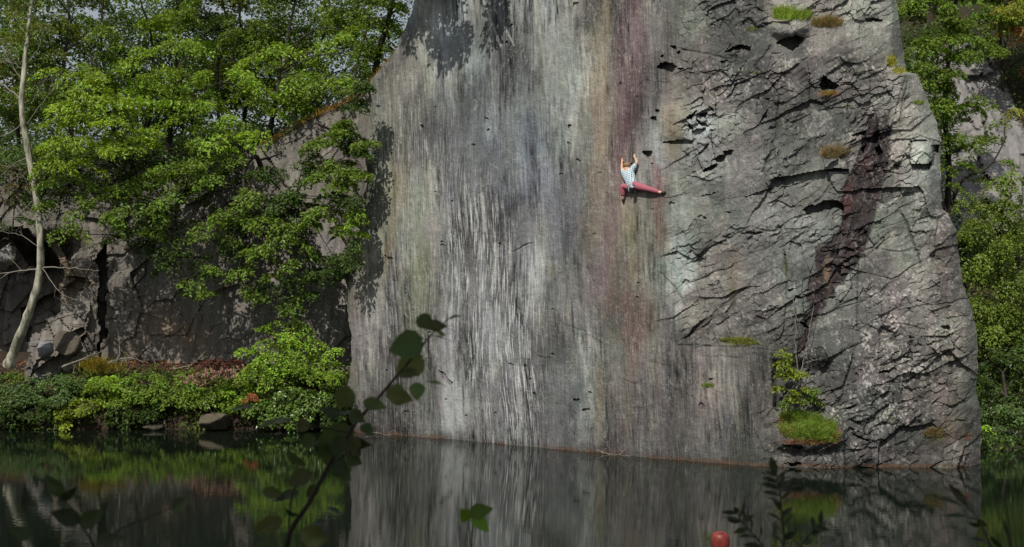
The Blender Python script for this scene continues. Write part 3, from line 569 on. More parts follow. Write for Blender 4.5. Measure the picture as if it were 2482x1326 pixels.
# ------------------------------------------------------------------ foliage helpers
def unit(v): return v / (np.linalg.norm(v, axis=-1, keepdims=True) + 1e-9)
DM, NM, LM = 2.1, 1.5, 1.15
class Crown:
    def __init__(s, seed): s.r = np.random.default_rng(seed); s.P = []; s.N = []; s.L = []; s.C = []; s.A = []
    def clump(s, c, R_, n, out, colr, L, flat=.16, upw=1.0, jit=.5, droop=.35, var=.22, elong=1.3):
        r = s.r; out = np.array(out, float); out[2] *= .3; out = out / (np.linalg.norm(out) + 1e-6)
        nn = unit(np.array([0, 0, upw]) + .45 * out + r.normal(0, .18, 3))
        a = unit(out - nn * (out @ nn)) if np.linalg.norm(np.cross(out, nn)) > .1 else unit(np.cross(nn, [1, .3, 0])); b = np.cross(nn, a)
        rad = np.sqrt(r.random(n)) ; th = r.random(n) * 2 * math.pi
        # leaves gather along twigs, leaving gaps
        k = 7; th = (np.round(th / (2 * math.pi) * k) + r.normal(0, .20, n)) * 2 * math.pi / k
        rad = rad * R_; x = rad * np.cos(th) * elong; y = rad * np.sin(th)
        z = -droop * rad ** 2 / R_ + r.normal(0, flat * R_, n)
        P = c + x[:, None] * a + y[:, None] * b + z[:, None] * nn
        N = unit(nn + r.normal(0, jit, (n, 3)))
        rd = unit(np.cos(th)[:, None] * a + np.sin(th)[:, None] * b + r.normal(0, .5, (n, 3)) - [0, 0, .25])
        cv = np.asarray(colr) * (1 + r.normal(0, var * .5)) * (1 + r.normal(0, var, (n, 1))) * (1 + r.normal(0, .07, (n, 3)))
        s.P.append(P); s.N.append(N); s.A.append(rd); s.L.append(L * r.uniform(.65, 1.25, n)); s.C.append(np.clip(cv, .004, .9))
    def build(s, name, mat, parent=None, ratio=.55, fold=.12):
        P = np.concatenate(s.P); N = np.concatenate(s.N); A = np.concatenate(s.A); L = np.concatenate(s.L)[:, None]; C = np.concatenate(s.C)
        A = unit(A - N * (A * N).sum(1, keepdims=True)); B = np.cross(N, A); w = L * ratio / 2
        V = np.stack([P - A * L / 2, P + B * w + N * L * fold - A * L * .05, P + A * L / 2 - N * L * .08, P - B * w + N * L * fold - A * L * .05], 1)
        i = np.arange(len(P))[:, None] * 4
        Fc = np.concatenate([i + [0, 1, 2], i + [0, 2, 3]])
        return mesh_np(name, V.reshape(-1, 3), Fc, mat, parent, np.repeat(C, 4, 0))
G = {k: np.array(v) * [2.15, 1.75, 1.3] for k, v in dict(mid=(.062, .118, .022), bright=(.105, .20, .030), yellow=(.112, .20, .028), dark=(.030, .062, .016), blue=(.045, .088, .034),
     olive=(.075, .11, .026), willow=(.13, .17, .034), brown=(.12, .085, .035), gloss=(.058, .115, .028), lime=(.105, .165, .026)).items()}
def blob_clumps(cr, bl, colr, L, dens, nleaf, Rc, trunk_pt=None, **kw):
    """fills an ellipsoid (given where the photo shows it, at its own distance) with leaf sprays; returns the sprays' centres"""
    X, Y, rx, ry, d = bl[:5]; c = W(X, Y, d); s = px(d); ax, az = rx / s, ry / s; ay = bl[5] if len(bl) > 5 else .8 * max(min(ax, 1.6), .4)
    n = max(1, int(round(DM * dens * (ax * az * 3.14) ** 1.0 * (1 + .35 * ay) / (Rc * Rc * 3.14)))); out = []
    for _ in range(n):
        v = cr.r.normal(size=3); v /= np.linalg.norm(v); v *= cr.r.random() ** .3
        p = c + v * [ax, ay, az]; o = p - (c - [0, -0.3, az * .5]); 
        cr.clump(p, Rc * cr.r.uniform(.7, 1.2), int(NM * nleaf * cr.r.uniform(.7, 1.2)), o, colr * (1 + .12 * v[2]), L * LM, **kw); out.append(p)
    return c, out
def limb(mb, p, q, r0, r1, r, sag=.12, k=6, n=7, c=None):
    p = np.asarray(p, float); q = np.asarray(q, float); L = np.linalg.norm(q - p); t = np.linspace(0, 1, n)[:, None]
    m = p * (1 - t) + q * t; w = np.sin(t * math.pi)
    m = m + w * (r.normal(0, .08 * L, 3)) + w * np.array([0, 0, sag * L]) + r.normal(0, .012 * L, m.shape) * w
    V, Fq = tube(m, np.linspace(r0, r1, n), k); mb.add(V, Fq, c); return m
def tree(name, label, cat, trunk, r0, r1, blobs, colr, L=.12, dens=1.0, nleaf=100, Rc=.45, seed=1, bark=None, group=None, leafmat=None, twigs=True, **kw):
    """trunk: list of (X, Y, d); blobs: list of (X, Y, rx, ry, d[, depth radius][, colour])"""
    pts = smooth_line([W(*t) for t in trunk], 26); base = pts[0]
    root = empty(name, base, label, cat, group); r = np.random.default_rng(seed + 500)
    mb = MB(); V, Fq = tube(pts, np.interp(np.linspace(0, 1, 26), [0, .06, 1], [r0 * 1.35, r0, r1]), 10); mb.add(V, Fq)
    tk = mb.build('trunk', bark or M_bark, root, smooth=True); tk['_w'] = list(root.location); mb = MB(); cr = Crown(seed); 
    for bl in blobs:
        cc = bl[6] if len(bl) > 6 else colr
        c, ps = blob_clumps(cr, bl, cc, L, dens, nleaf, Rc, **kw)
        dz = pts[:, 2] - (c[2] - .25 * abs(np.linalg.norm(pts[:, :2] - c[:2], axis=1))); i = int(np.argmin(np.abs(dz) + .3 * np.linalg.norm(pts - c, axis=1))); i = min(max(i, 3), 24)
        rr = max(.25 * r0, .018); m = limb(mb, pts[i], c, rr, rr * .35, r)
        if twigs:
            for p in ps[:26]:
                j = r.integers(2, 7); limb(mb, m[j], p, rr * .3, .006, r, k=4, n=5)
    mb.build('branches', bark or M_bark, tk, smooth=True)
    cr.build('crown', leafmat or M_leaf, root)
    return root
# ------------------------------------------------------------------ trees on top of the wooded wall (back row)
def back_tree(i, bx, d, lean, top, colr, label, seed, dens=.85, pale=False, extra=()):
    r = np.random.default_rng(seed); b = []
    for k in range(11):
        t = k / 10; y = 250 - t * (250 - top) + r.uniform(-25, 25); sp = 95 * (.5 + .8 * math.sin(math.pi * min(1, t * .8 + .15)))
        b.append((bx + lean * t + r.uniform(-sp, sp), y, r.uniform(45, 85), r.uniform(26, 48), d + r.uniform(-1.6, 1.6), .9))
    tree('tall_tree', label, 'tree', [(bx, 440, d)] + [(bx + lean * t + r.normal(0, 13), 440 - (440 - top) * t, d + r.normal(0, .3)) for t in (.18, .34, .5, .66, .82)] + [(bx + lean, top, d)], r.uniform(.07, .12), .02,
         b + list(extra), colr, L=.13, dens=dens, nleaf=95, Rc=.5, seed=seed, group='trees along the top of the wooded wall', bark=M_twig if pale else None, jit=.55)
BT = [(-40, 54, 20, -120, 'mid', 'outermost tree of the ridge, beyond the pale birch top'), (60, 57, -10, -140, 'olive', 'tree on the ridge straight behind the pale birch trunk'),
      (160, 55, 20, -130, 'mid', 'ridge tree just beside the birch, over the yellow-green tree'), (262, 60, -20, -150, 'dark', 'dark ridge tree with sky gaps at both sides of its stem'),
      (350, 56, 30, -120, 'bright', 'bright ridge tree between two open patches of sky'), (440, 62, -10, -150, 'dark', 'dark leaning ridge tree behind the bright one'),
      (528, 55, 14, -130, 'mid', 'ridge tree with a thick dark trunk at the middle of the row'), (612, 60, -20, -140, 'olive', 'olive ridge tree between thick trunk and slim pale stem'),
      (700, 55, 10, -130, 'mid', 'slim ridge tree with a pale straight stem'), (778, 59, 25, -150, 'bright', 'ridge tree third from the slab, light green and open'),
      (862, 56, 30, -140, 'mid', 'ridge tree second from the slab, above the grassy crest')]
for i, (bx, d, ln, tp, cc, lb) in enumerate(BT):
    back_tree(i, bx, d, ln, tp, G[cc], lb, 100 + i * 7, pale=(i == 8), dens=.7 if i in (3, 9) else 1.0)
tree('tall_tree', 'dark bare-limbed tree leaning out over the upper edge of the slab', 'tree', [(905, 230, 50.5), (915, 140, 50.2), (938, 60, 49.6), (962, -40, 49), (990, -130, 48.4)], .12, .05,
     [(900, 60, 60, 40, 49.5), (960, 20, 45, 34, 49), (930, 110, 40, 26, 49.6), (870, 120, 46, 30, 50), (985, -60, 60, 34, 48), (890, -20, 60, 40, 49)], G['mid'], L=.12, dens=.8, seed=61, group='trees along the top of the wooded wall')
tree('tall_tree', 'tree on top of the slab, shading its upper corner', 'tree', [(1090, -255, 48.6), (1100, -300, 47.6), (1110, -360, 46.6)], .14, .05,
     [(920, -225, 60, 34, 45.0), (985, -190, 52, 36, 44.9), (1000, -250, 60, 40, 44.9), (985, -150, 56, 30, 44.9), (1050, -165, 44, 40, 44.9), (1045, -108, 34, 24, 44.9), (1005, -100, 30, 20, 44.9), (940, -120, 26, 20, 44.9), (1040, -280, 60, 30, 44.9), (1150, -125, 22, 44, 43.1), (1150, -180, 22, 30, 43.1), (1030, -92, 40, 26, 43.8), (1065, -110, 26, 24, 43.6), (985, -100, 40, 24, 44.2), (870, -190, 26, 22, 45), (1060, -230, 20, 18, 44.8), (1130, -290, 60, 26, 44.8), (920, -280, 70, 30, 45)], G['mid'], L=.13, dens=2.0, seed=62, group='trees along the top of the wooded wall')
# ------------------------------------------------------------------ trees hanging over the wooded wall (front)
FG_ = 'trees hanging over the wooded wall'
tree('overhanging_tree', 'yellow-green feathery tree beside the birch trunk, brightest of the left group', 'tree', [(330, 470, 49.5), (320, 400, 48.6), (270, 300, 47.8), (230, 200, 47.5), (220, 130, 47.4)], .12, .03,
     [(180, 175, 70, 30, 47.2), (240, 225, 90, 28, 46.9), (150, 260, 60, 22, 46.8), (215, 300, 105, 30, 46.5), (300, 270, 60, 28, 47), (170, 345, 80, 26, 46.4), (270, 350, 95, 30, 46.5), (350, 330, 60, 26, 46.8), (130, 400, 50, 20, 46.3), (200, 395, 50, 18, 46.2), (240, 255, 60, 20, 46.6)],
     G['yellow'], L=.10, dens=1.1, nleaf=130, Rc=.42, seed=71, group=FG_, flat=.12, elong=1.5)
tree('overhanging_tree', 'mid green tree whose tiered sprays reach down to the shaded rock', 'tree', [(480, 440, 49.6), (450, 400, 48.6), (430, 480, 47.8), (420, 560, 47.4)], .10, .03,
     [(440, 420, 90, 30, 46.9), (360, 440, 80, 30, 46.9), (250, 470, 80, 30, 46.6), (180, 500, 50, 22, 46.5), (240, 545, 60, 22, 46.4), (150, 440, 60, 26, 46.8), (100, 500, 40, 24, 46.9), (170, 560, 50, 20, 46.8), (330, 505, 70, 26, 46.6), (430, 500, 60, 26, 46.8), (390, 560, 60, 22, 47.0), (450, 600, 50, 30, 47, .6, G['dark']),
      (440, 690, 50, 18, 46.7), (485, 655, 40, 14, 46.7), (400, 640, 40, 18, 47, .6, G['dark']), (540, 560, 60, 26, 46.9), (300, 560, 50, 20, 46.9, .6, G['dark'])],
     G['mid'] * 1.1, L=.11, dens=.85, nleaf=120, Rc=.42, seed=72, group=FG_, elong=1.4)
tree('overhanging_tree', 'green tree with a bright flat spray just before the pale rock knob', 'tree', [(640, 430, 49.6), (620, 380, 48.6), (590, 420, 47.9), (600, 520, 47.4)], .10, .03,
     [(590, 330, 70, 18, 47.6, .8, G['bright']), (540, 350, 70, 18, 47.5, .8, G['bright']), (630, 345, 30, 12, 47.4, .5, G['bright']), (500, 395, 60, 20, 47.3), (560, 400, 40, 16, 47.4), (470, 350, 60, 22, 47.6),
      (520, 440, 60, 22, 47.2), (600, 470, 60, 26, 47.1), (580, 520, 66, 28, 46.9), (640, 540, 60, 30, 46.8), (690, 590, 46, 30, 46.7), (640, 610, 50, 24, 46.8), (600, 660, 40, 18, 46.9), (665, 660, 36, 18, 46.8), (715, 640, 30, 18, 46.7), (560, 590, 50, 26, 47.2, .6, G['dark']), (520, 640, 50, 26, 47.2, .6, G['dark']), (700, 690, 40, 24, 46.9, .6, G['dark']), (640, 700, 50, 20, 47, .6, G['dark']), (730, 720, 26, 20, 46.7), (590, 720, 50, 16, 46.8), (520, 700, 40, 16, 46.9), (680, 740, 36, 16, 46.8)],
     G['mid'] * 1.15, L=.11, dens=.8, nleaf=110, Rc=.40, seed=73, group=FG_, elong=1.4)
tree('overhanging_tree', 'broad tree above the tiered sprays with a dark fork behind it', 'tree', [(420, 430, 50.6), (410, 330, 50.2), (430, 230, 49.8), (450, 140, 49.5)], .14, .04,
     [(380, 190, 80, 30, 49), (470, 180, 80, 28, 49), (330, 140, 60, 26, 49.4), (420, 110, 70, 26, 49.4), (500, 240, 70, 28, 48.8), (400, 260, 80, 26, 48.8), (560, 200, 60, 26, 49.3), (450, 300, 80, 24, 48.5), (340, 220, 50, 24, 48.9), (560, 290, 60, 22, 48.9)],
     G['bright'] * .85, L=.12, dens=.8, nleaf=110, Rc=.45, seed=74, group=FG_)
tree('overhanging_tree', 'bushy tree filling the dip between ridge trees and grassy crest', 'tree', [(660, 400, 51.4), (655, 320, 51), (670, 240, 50.6), (680, 170, 50.4)], .12, .04,
     [(640, 230, 60, 26, 50), (700, 200, 60, 26, 50), (760, 170, 60, 26, 50.2), (620, 160, 60, 28, 50.2), (680, 120, 60, 26, 50.4), (740, 250, 44, 20, 50.4), (820, 190, 50, 24, 50.3), (880, 130, 40, 26, 50.2), (660, 280, 40, 16, 50.2), (860, 80, 44, 24, 50.4), (800, 110, 50, 26, 50.4)],
     G['bright'] * .9, L=.12, dens=.8, nleaf=110, Rc=.45, seed=75, group=FG_)
HG = 'bushes draped over the rock beside the slab'
for lb, bl, cc, sd in (('upper bush draped over the rock beside the slab edge', [(830, 318, 60, 16, 46.0, .5), (790, 345, 50, 14, 46.7, .5), (870, 345, 30, 14, 45.4, .4), (850, 300, 40, 12, 46, .5), (880, 215, 24, 26, 45.4, .3, G['dark']), (868, 262, 22, 20, 45.4, .3, G['dark'])], 'mid', 81),
                       ('middle and widest bush draped over the rock beside the slab', [(800, 400, 56, 20, 46.3, .5), (850, 415, 46, 16, 45.5, .5), (760, 430, 40, 14, 46.5, .5), (820, 445, 50, 14, 45.8, .5), (880, 425, 22, 12, 45.2, .3), (872, 380, 20, 16, 45.2, .3, G['dark'])], 'mid', 82),
                       ('lowest bush beside the slab, with a few yellowing sprays', [(790, 515, 52, 16, 46.4, .5), (850, 520, 40, 14, 45.4, .5), (862, 555, 24, 14, 45.3, .3, G['yellow']), (850, 480, 26, 20, 45.2, .3, G['dark']), (760, 545, 30, 10, 46.4, .4), (820, 560, 40, 12, 46.2, .4)], 'mid', 83),
                       ('dark scrub clinging to the shaded rock left of the draped bushes', [(720, 470, 40, 30, 47.4, .4), (730, 560, 30, 40, 47.4, .4), (650, 430, 40, 26, 47.8, .4), (770, 620, 24, 30, 47.2, .3), (860, 610, 16, 40, 45.5, .3), (820, 640, 30, 40, 46.6, .3), (745, 400, 30, 40, 46.9, .4), (800, 480, 40, 24, 46.6, .4), (690, 520, 40, 40, 47.3, .4), (760, 680, 30, 40, 47, .4), (850, 350, 26, 40, 46.2, .3)], 'dark', 84)):
    b0 = bl[0]; tree('hanging_bush', lb, 'bush', [(b0[0] - 20, b0[1] + 20, 48.6), (b0[0] - 10, b0[1] + 6, 47.6), (b0[0], b0[1], b0[4])], .04, .012, bl, G[cc] * 1.15, L=.10, dens=1.5, nleaf=100, Rc=.30, seed=sd, group=HG, jit=.55)
tree('tall_tree', 'dark spreading tree in shade behind the hanging sprays', 'tree', [(560, 470, 51.2), (540, 400, 50.4), (520, 380, 49.8)], .12, .04,
     [(300, 400, 100, 40, 48.6), (400, 380, 90, 40, 48.8), (500, 400, 80, 40, 48.8), (600, 410, 70, 30, 48.8), (120, 460, 70, 40, 48.2), (250, 440, 80, 40, 48.2), (40, 420, 70, 50, 48.4), (480, 470, 90, 40, 48.2), (640, 480, 50, 36, 48.2), (560, 520, 80, 40, 48), (400, 540, 90, 34, 48), (60, 500, 60, 30, 48), (20, 540, 60, 22, 47.6), (340, 600, 60, 26, 47.8), (680, 540, 40, 40, 48), (620, 620, 60, 30, 47.8)],
     G['dark'], L=.13, dens=.75, nleaf=90, Rc=.5, seed=76, group=FG_)
# ------------------------------------------------------------------ the pale birch on the bank
def birch():
    T = [(22, 885, 47.6), (34, 850, 47.4), (58, 790, 47.0), (80, 730, 46.8), (95, 670, 46.7), (98, 600, 46.6), (93, 510, 46.6), (82, 440, 46.6), (66, 360, 46.6), (52, 265, 46.6), (56, 190, 46.6), (62, 130, 46.6), (70, 60, 46.7), (82, -40, 46.8)]
    root = empty('birch_tree', W(*T[0]), 'pale bare-stemmed birch bending up from the leaf-littered bank', 'tree'); r = np.random.default_rng(5)
    pts = smooth_line([W(*t) for t in T], 60); pts[1:-1] += r.normal(0, .008, (58, 3))
    V, Fq = tube(pts, np.interp(np.linspace(0, 1, 60), [0, .05, .3, .62, .63, 1], [.24, .15, .115, .095, .09, .05]) * (1 + r.normal(0, .05, 60)), 14); mb = MB(); mb.add(V, Fq); mb.build('trunk', M_birch, root, smooth=True)
    mt = MB()
    B = [((95, 652), [(60, 655), (0, 664), (-60, 670)], .03), ((97, 650), [(150, 648), (200, 652), (236, 655)], .022), ((97, 640), [(130, 690), (165, 720), (236, 742)], .016), ((150, 705), [(160, 735), (172, 750)], .01), ((62, 250), [(30, 222), (0, 203), (-40, 190)], .035),
         ((60, 290), [(30, 318), (0, 332), (-40, 350)], .02), ((64, 300), [(90, 265), (118, 225), (130, 190)], .014), ((75, 250), [(100, 210), (120, 180)], .012), ((94, 470), [(60, 505), (20, 540), (-10, 560)], .014), ((96, 540), [(60, 525), (10, 528)], .016),
         ((96, 600), [(50, 570), (0, 560)], .013), ((66, 380), [(30, 400), (0, 430)], .014), ((97, 560), [(140, 540), (190, 545)], .012), ((60, 200), [(30, 160), (10, 120)], .014), ((70, 150), [(95, 110), (110, 60)], .018), ((62, 170), [(20, 150), (-20, 150)], .012)]
    for a, ps, rr in B:
        d = 46.65; L_ = smooth_line([W(a[0], a[1], d)] + [W(x, y, d - .15 * (i + 1) * (1 if x > a[0] else -1)) for i, (x, y) in enumerate(ps)], 14)
        L_[1:] += r.normal(0, .012, (13, 3)); V, Fq = tube(L_, np.linspace(rr, .005, 14), 6); mt.add(V, Fq)
        for _ in range(7):
            j = r.integers(4, 13); q = L_[j] + r.normal(0, .22, 3) + (L_[j] - L_[j - 1]) * 2.2; limb(mt, L_[j], q, max(rr * .35, .005), .003, r, k=4, n=5)
            q2 = q + r.normal(0, .12, 3); limb(mt, q, q2, .004, .002, r, k=4, n=3)
    mt.build('branch', M_twig, root, smooth=True)
    cr = Crown(55)
    for bl in ((40, 40, 60, 30, 46.9), (110, 50, 50, 30, 46.8), (80, 90, 50, 18, 46.7), (20, 100, 40, 24, 47), (60, -10, 70, 26, 46.9), (130, 120, 30, 20, 46.8)): blob_clumps(cr, bl, G['olive'], .09, .7, 80, .36)
    cr.build('crown', M_leaf, root)
birch()
tree('dry_leaved_bush', 'thin brownish bush with withering leaves behind the birch stem', 'bush', [(30, 560, 48.6), (35, 500, 48.3), (40, 430, 48)], .03, .01,
     [(30, 400, 40, 18, 47.6), (60, 440, 30, 16, 47.5), (10, 450, 40, 20, 47.6), (40, 480, 30, 12, 47.5)], np.array((.14, .12, .05)), L=.10, dens=.6, nleaf=60, Rc=.34, seed=91)
# ------------------------------------------------------------------ bank shrubs
def shrub(name, label, bl, colr, L, sd, cat='shrub', group='low shrubs along the bank', mat=None, dens=1.15, Rc=.26, nleaf=90, **kw):
    b0 = bl[0]; d = b0[4]
    return tree(name, label, cat, [(b0[0], b0[1] + b0[3] * .9, d + .2), (b0[0] + 4, b0[1] + b0[3] * .3, d + .1), (b0[0], b0[1], d)], .035, .015, bl, colr, L=L, dens=dens, nleaf=nleaf, Rc=Rc, seed=sd, group=group, leafmat=mat, **kw)
SH = [('bluish green shrub at the foot of the birch', [(30, 935, 70, 28, 47.1, .5), (60, 960, 50, 24, 46.8, .4)], 'blue'), ('shadowed shrub drooping to the water under the birch', [(60, 1000, 80, 26, 46.6, .4), (20, 1015, 50, 20, 46.5, .3)], 'dark'),
      ('shrub between the birch foot and the yellow grass', [(135, 935, 56, 24, 47.2, .5), (150, 960, 40, 20, 46.8, .4)], 'blue'), ('pale yellow-green shrub hanging over the dark water', [(200, 985, 52, 17, 46.5, .35), (185, 1012, 40, 12, 46.4, .3), (165, 1032, 22, 10, 46.3, .2)], 'lime'),
      ('mid green shrub below the yellow grass', [(250, 935, 60, 26, 47, .5), (290, 960, 40, 20, 46.7, .4)], 'bright'), ('dark shrub at the waterline beyond the pale one', [(300, 1005, 60, 24, 46.6, .35), (360, 1000, 40, 20, 46.7, .35)], 'dark'),
      ('fresh green shrub under the rusty leaf litter', [(355, 930, 56, 20, 47.1, .5), (380, 958, 46, 18, 46.7, .4), (330, 965, 30, 14, 46.6, .3)], 'mid'), ('shrub between litter and brown-leaved bough', [(435, 935, 50, 20, 47, .5), (425, 965, 44, 18, 46.7, .4)], 'mid'),
      ('shrub under the brown-leaved bough above the grey boulder', [(505, 950, 50, 20, 46.9, .4), (480, 975, 36, 14, 46.6, .3)], 'mid'), ('soft green shrub between boulder and bright round bush', [(575, 945, 46, 30, 46.9, .5), (560, 975, 40, 18, 46.6, .3), (610, 985, 40, 26, 46.5, .3)], 'bright'),
      ('dark shrub pressed against the foot of the slab', [(815, 960, 30, 60, 46.0, .4), (800, 1010, 40, 26, 45.8, .3)], 'dark')]
for i, (lb, bl, cc) in enumerate(SH): shrub('low_shrub', lb, bl, G[cc] * (1.25 if cc in ('blue', 'mid') else 1), .095, 200 + i * 3)
shrub('round_bush', 'large round light green bush standing beside the slab', [(700, 790, 50, 22, 47.2, .7), (590, 850, 24, 8, 46.8, .4), (810, 850, 22, 8, 46.3, .4), (640, 800, 30, 10, 47, .4), (820, 900, 20, 10, 46.1, .3), (660, 830, 70, 26, 46.9, .7), (740, 830, 60, 26, 46.9, .7), (700, 860, 90, 26, 46.6, .8), (640, 875, 60, 22, 46.6, .6), (765, 870, 40, 26, 46.6, .6), (700, 895, 90, 22, 46.4, .7), (630, 905, 50, 18, 46.4, .5), (770, 905, 36, 18, 46.3, .5)],
      G['bright'] * 1.1, .08, 301, group=None, cat='bush', dens=1.0, Rc=.34, nleaf=130, elong=1.7, flat=.08, var=.3, droop=.55)
shrub('glossy_shrub', 'glossy broad-leaved shrub below the round bush at the water', [(680, 955, 80, 26, 46.2, .5), (740, 975, 60, 26, 46.0, .5), (660, 990, 66, 22, 46.0, .4), (740, 1010, 60, 20, 45.8, .4), (690, 1020, 60, 14, 45.8, .3)], G['gloss'], .11, 302, group=None, mat=M_gloss, dens=1.25)
def sprig():
    root = empty('withered_bough', W(560, 905, 46.6), 'bough with hanging pinkish brown dead leaves over the bank shrubs', 'branch'); r = np.random.default_rng(9); mb = MB()
    L_ = smooth_line([W(590, 895, 46.7), W(540, 900, 46.4), (W(500, 905, 46.3)), W(465, 915, 46.3)], 12); V, Fq = tube(L_, np.linspace(.02, .006, 12), 6); mb.add(V, Fq); mb.build('stem', M_twig, root)
    cr = Crown(10)
    for k in range(44):
        p = L_[r.integers(1, 12)] + r.normal(0, (.22, .1, .08)) - [0, 0, .05]; n = 5
        cr.P.append(p + r.normal(0, .035, (n, 3))); N = unit(np.array([0, -1, .3]) + r.normal(0, .5, (n, 3))); cr.N.append(N); cr.A.append(np.tile([0, 0, -1.], (n, 1)) + r.normal(0, .3, (n, 3))); cr.L.append(r.uniform(.10, .16, n)); cr.C.append(np.clip(np.array((.26, .15, .11)) * (1 + r.normal(0, .2, (n, 1))), .02, .9))
    cr.build('dead_leaves', M_litter, root)
    cr = Crown(11); tr = empty('rusty_bush', W(610, 985, 46.4), 'small rusty leaved patch of bush under the round bush', 'bush')
    blob_clumps(cr, (610, 965, 14, 12, 46.1, .15), np.array((.30, .11, .05)), .07, 1.2, 50, .14); cr.build('crown', M_litter, tr)
    cr = Crown(12); tr = empty('bracken_patch', W(510, 890, 47.3), 'dark reddish withered bracken on the bank behind the brown bough', 'plant')
    for b in ((500, 885, 46, 14, 47.1, .3), (560, 885, 30, 14, 47.1, .3)): blob_clumps(cr, b, np.array((.10, .045, .03)), .10, .9, 60, .2)
    cr.build('fronds', M_litter, tr)
sprig()
# ------------------------------------------------------------------ leaf litter, grass, sticks, boulders on the bank
def litter():
    r = np.random.default_rng(21); n = 5200; x = r.uniform(-19, -5.2, n); y = 47.1 + r.random(n) ** .8 * 2.6; z = lb_z(x, y) + r.uniform(.0, .07, n)
    cr = Crown(1); cr.P.append(np.stack([x, y, z], 1)); cr.N.append(unit(np.array([0, -.3, 1]) + r.normal(0, .5, (n, 3)))); cr.A.append(r.normal(0, 1, (n, 3))); cr.L.append(r.uniform(.06, .13, n))
    pal = np.array([(.28, .12, .06), (.20, .10, .05), (.34, .20, .10), (.12, .07, .04), (.30, .15, .10)]); cr.C.append(pal[r.integers(0, 5, n)] * r.uniform(.35, 1.0, (n, 1)))
    tag(cr.build('fallen_leaves', M_litter), 'rusty fallen leaves covering the bank under the rock wall', None, None, 'stuff')
litter()
def blades(name, label, roots, hgt, colA, colB, sd, cat='grass tuft', group='grass tufts growing on the slab', lean=(0, -.25, 0), w=.012, spread=.35):
    """one tuft: curved blades growing from the given points"""
    r = np.random.default_rng(sd); roots = np.asarray(roots, float); n = len(roots); h = hgt * r.uniform(.45, 1.2, n)[:, None]
    dr = unit(np.array([0, 0, 1.0]) + np.array(lean) + r.normal(0, spread, (n, 3))); sd_ = unit(np.cross(dr, r.normal(0, 1, (n, 3)))) * w / 2
    p1 = roots + dr * h * .55; bend = unit(dr * [1, 1, .1] + r.normal(0, .2, (n, 3))); p2 = p1 + (dr * .6 + bend * .5 + [0, 0, -.15]) * h * .5
    V = np.stack([roots - sd_, roots + sd_, p1 + sd_ * .8, p1 - sd_ * .8, p2], 1).reshape(-1, 3); i = np.arange(n)[:, None] * 5
    Fc = np.concatenate([i + [0, 1, 2], i + [0, 2, 3], i + [3, 2, 4]]); t = r.random((n, 1)) ** 1.3; c = np.asarray(colA) * (1 - t) + np.asarray(colB) * t; c = c * r.uniform(.7, 1.3, (n, 1)) * 1.55
    o = mesh_np(name, V, Fc, M_leaf, None, np.repeat(c, 5, 0)); return tag(o, label, cat, group)
def slab_roots(cx, cy, rx, ry, n, sd, lift=0):
    r = np.random.default_rng(sd); a = r.random(n) * 6.283; q = np.sqrt(r.random(n)); X = cx + rx * q * np.cos(a); Y = cy + ry * q * np.sin(a); d = slab_d(X, Y) - .02 - lift
    return np.stack([(X - CX) / F * d, d, H - (Y - CY) / F * d], -1)
gr, yl, rd = (.10, .20, .03), (.22, .22, .05), (.30, .13, .09)
blades('grass_tuft', 'bright grass crowning the boulder near the top of the slab', np.concatenate([slab_roots(1920, 42, 48, 9, 620, 1), slab_roots(1900, 34, 26, 10, 260, 2)]), .30, (.15, .28, .03), yl, 401)
blades('grass_tuft', 'reddish and green grass on the shoulder right of the top boulder', slab_roots(2005, 58, 38, 10, 620, 3), .24, (.13, .20, .04), rd, 402)
blades('grass_tuft', 'big green grass cushion on the ledge just above the water', np.concatenate([slab_roots(1958, 1040, 70, 30, 2300, 4), slab_roots(1925, 1012, 36, 12, 500, 5), slab_roots(2000, 1062, 34, 14, 500, 15)]), .26, (.12, .24, .035), yl, 403, spread=.5)
for _lb, _a in (('russet dry grass at the side of the lower ledge cushion under the sapling', (1905, 1030, 22, 30, 240, 6)), ('russet fringe of dry grass hanging under the lower ledge cushion', (1960, 1074, 64, 6, 300, 7)), ('russet dry grass at the outer end of the lower ledge cushion', (2026, 1056, 10, 22, 160, 8))):
    blades('grass_tuft', _lb, slab_roots(*_a), .18, (.24, .14, .06), rd, 404 + _a[5], spread=.5)
blades('grass_tuft', 'wispy pale grass with red stems on the small ledge beside the dark dyke', np.concatenate([slab_roots(2020, 378, 34, 6, 420, 9), slab_roots(2030, 372, 30, 8, 160, 10)]), .34, (.20, .22, .09), (.28, .15, .10), 405)
blades('grass_tuft', 'low mossy grass along the ledge of the smooth lower panel', np.concatenate([slab_roots(1785, 824, 42, 5, 420, 11), slab_roots(1810, 832, 30, 4, 200, 12)]), .10, (.16, .18, .04), yl, 406, spread=.7)
blades('grass_tuft', 'tiny green tuft alone on the smooth lower panel', slab_roots(1716, 935, 17, 4, 120, 13), .10, gr, yl, 407, spread=.6)
blades('grass_tuft', 'olive tuft with reddish heather near the bottom of the arete', slab_roots(2264, 1052, 24, 10, 420, 14), .16, (.13, .15, .045), (.26, .15, .10), 408)
blades('grass_tuft', 'yellow moss cushion in the notch high on the arete', np.concatenate([slab_roots(2160, 148, 10, 14, 300, 16), slab_roots(2180, 172, 16, 7, 260, 17)]), .08, (.26, .28, .03), (.30, .26, .04), 409, spread=.8)
blades('grass_tuft', 'green and orange cushion inside the small cave', slab_roots(2008, 226, 20, 4, 240, 18, .1), .09, (.16, .20, .03), (.36, .14, .05), 410, spread=.7)
blades('grass_tuft', 'little tuft on the pale arete above the white block', slab_roots(2228, 250, 14, 4, 120, 19), .11, gr, yl, 411)
blades('grass_tuft', 'thin yellowish tuft below the top boulder, by dark strata', slab_roots(1822, 72, 14, 5, 60, 20), .12, (.16, .2, .05), yl, 412)
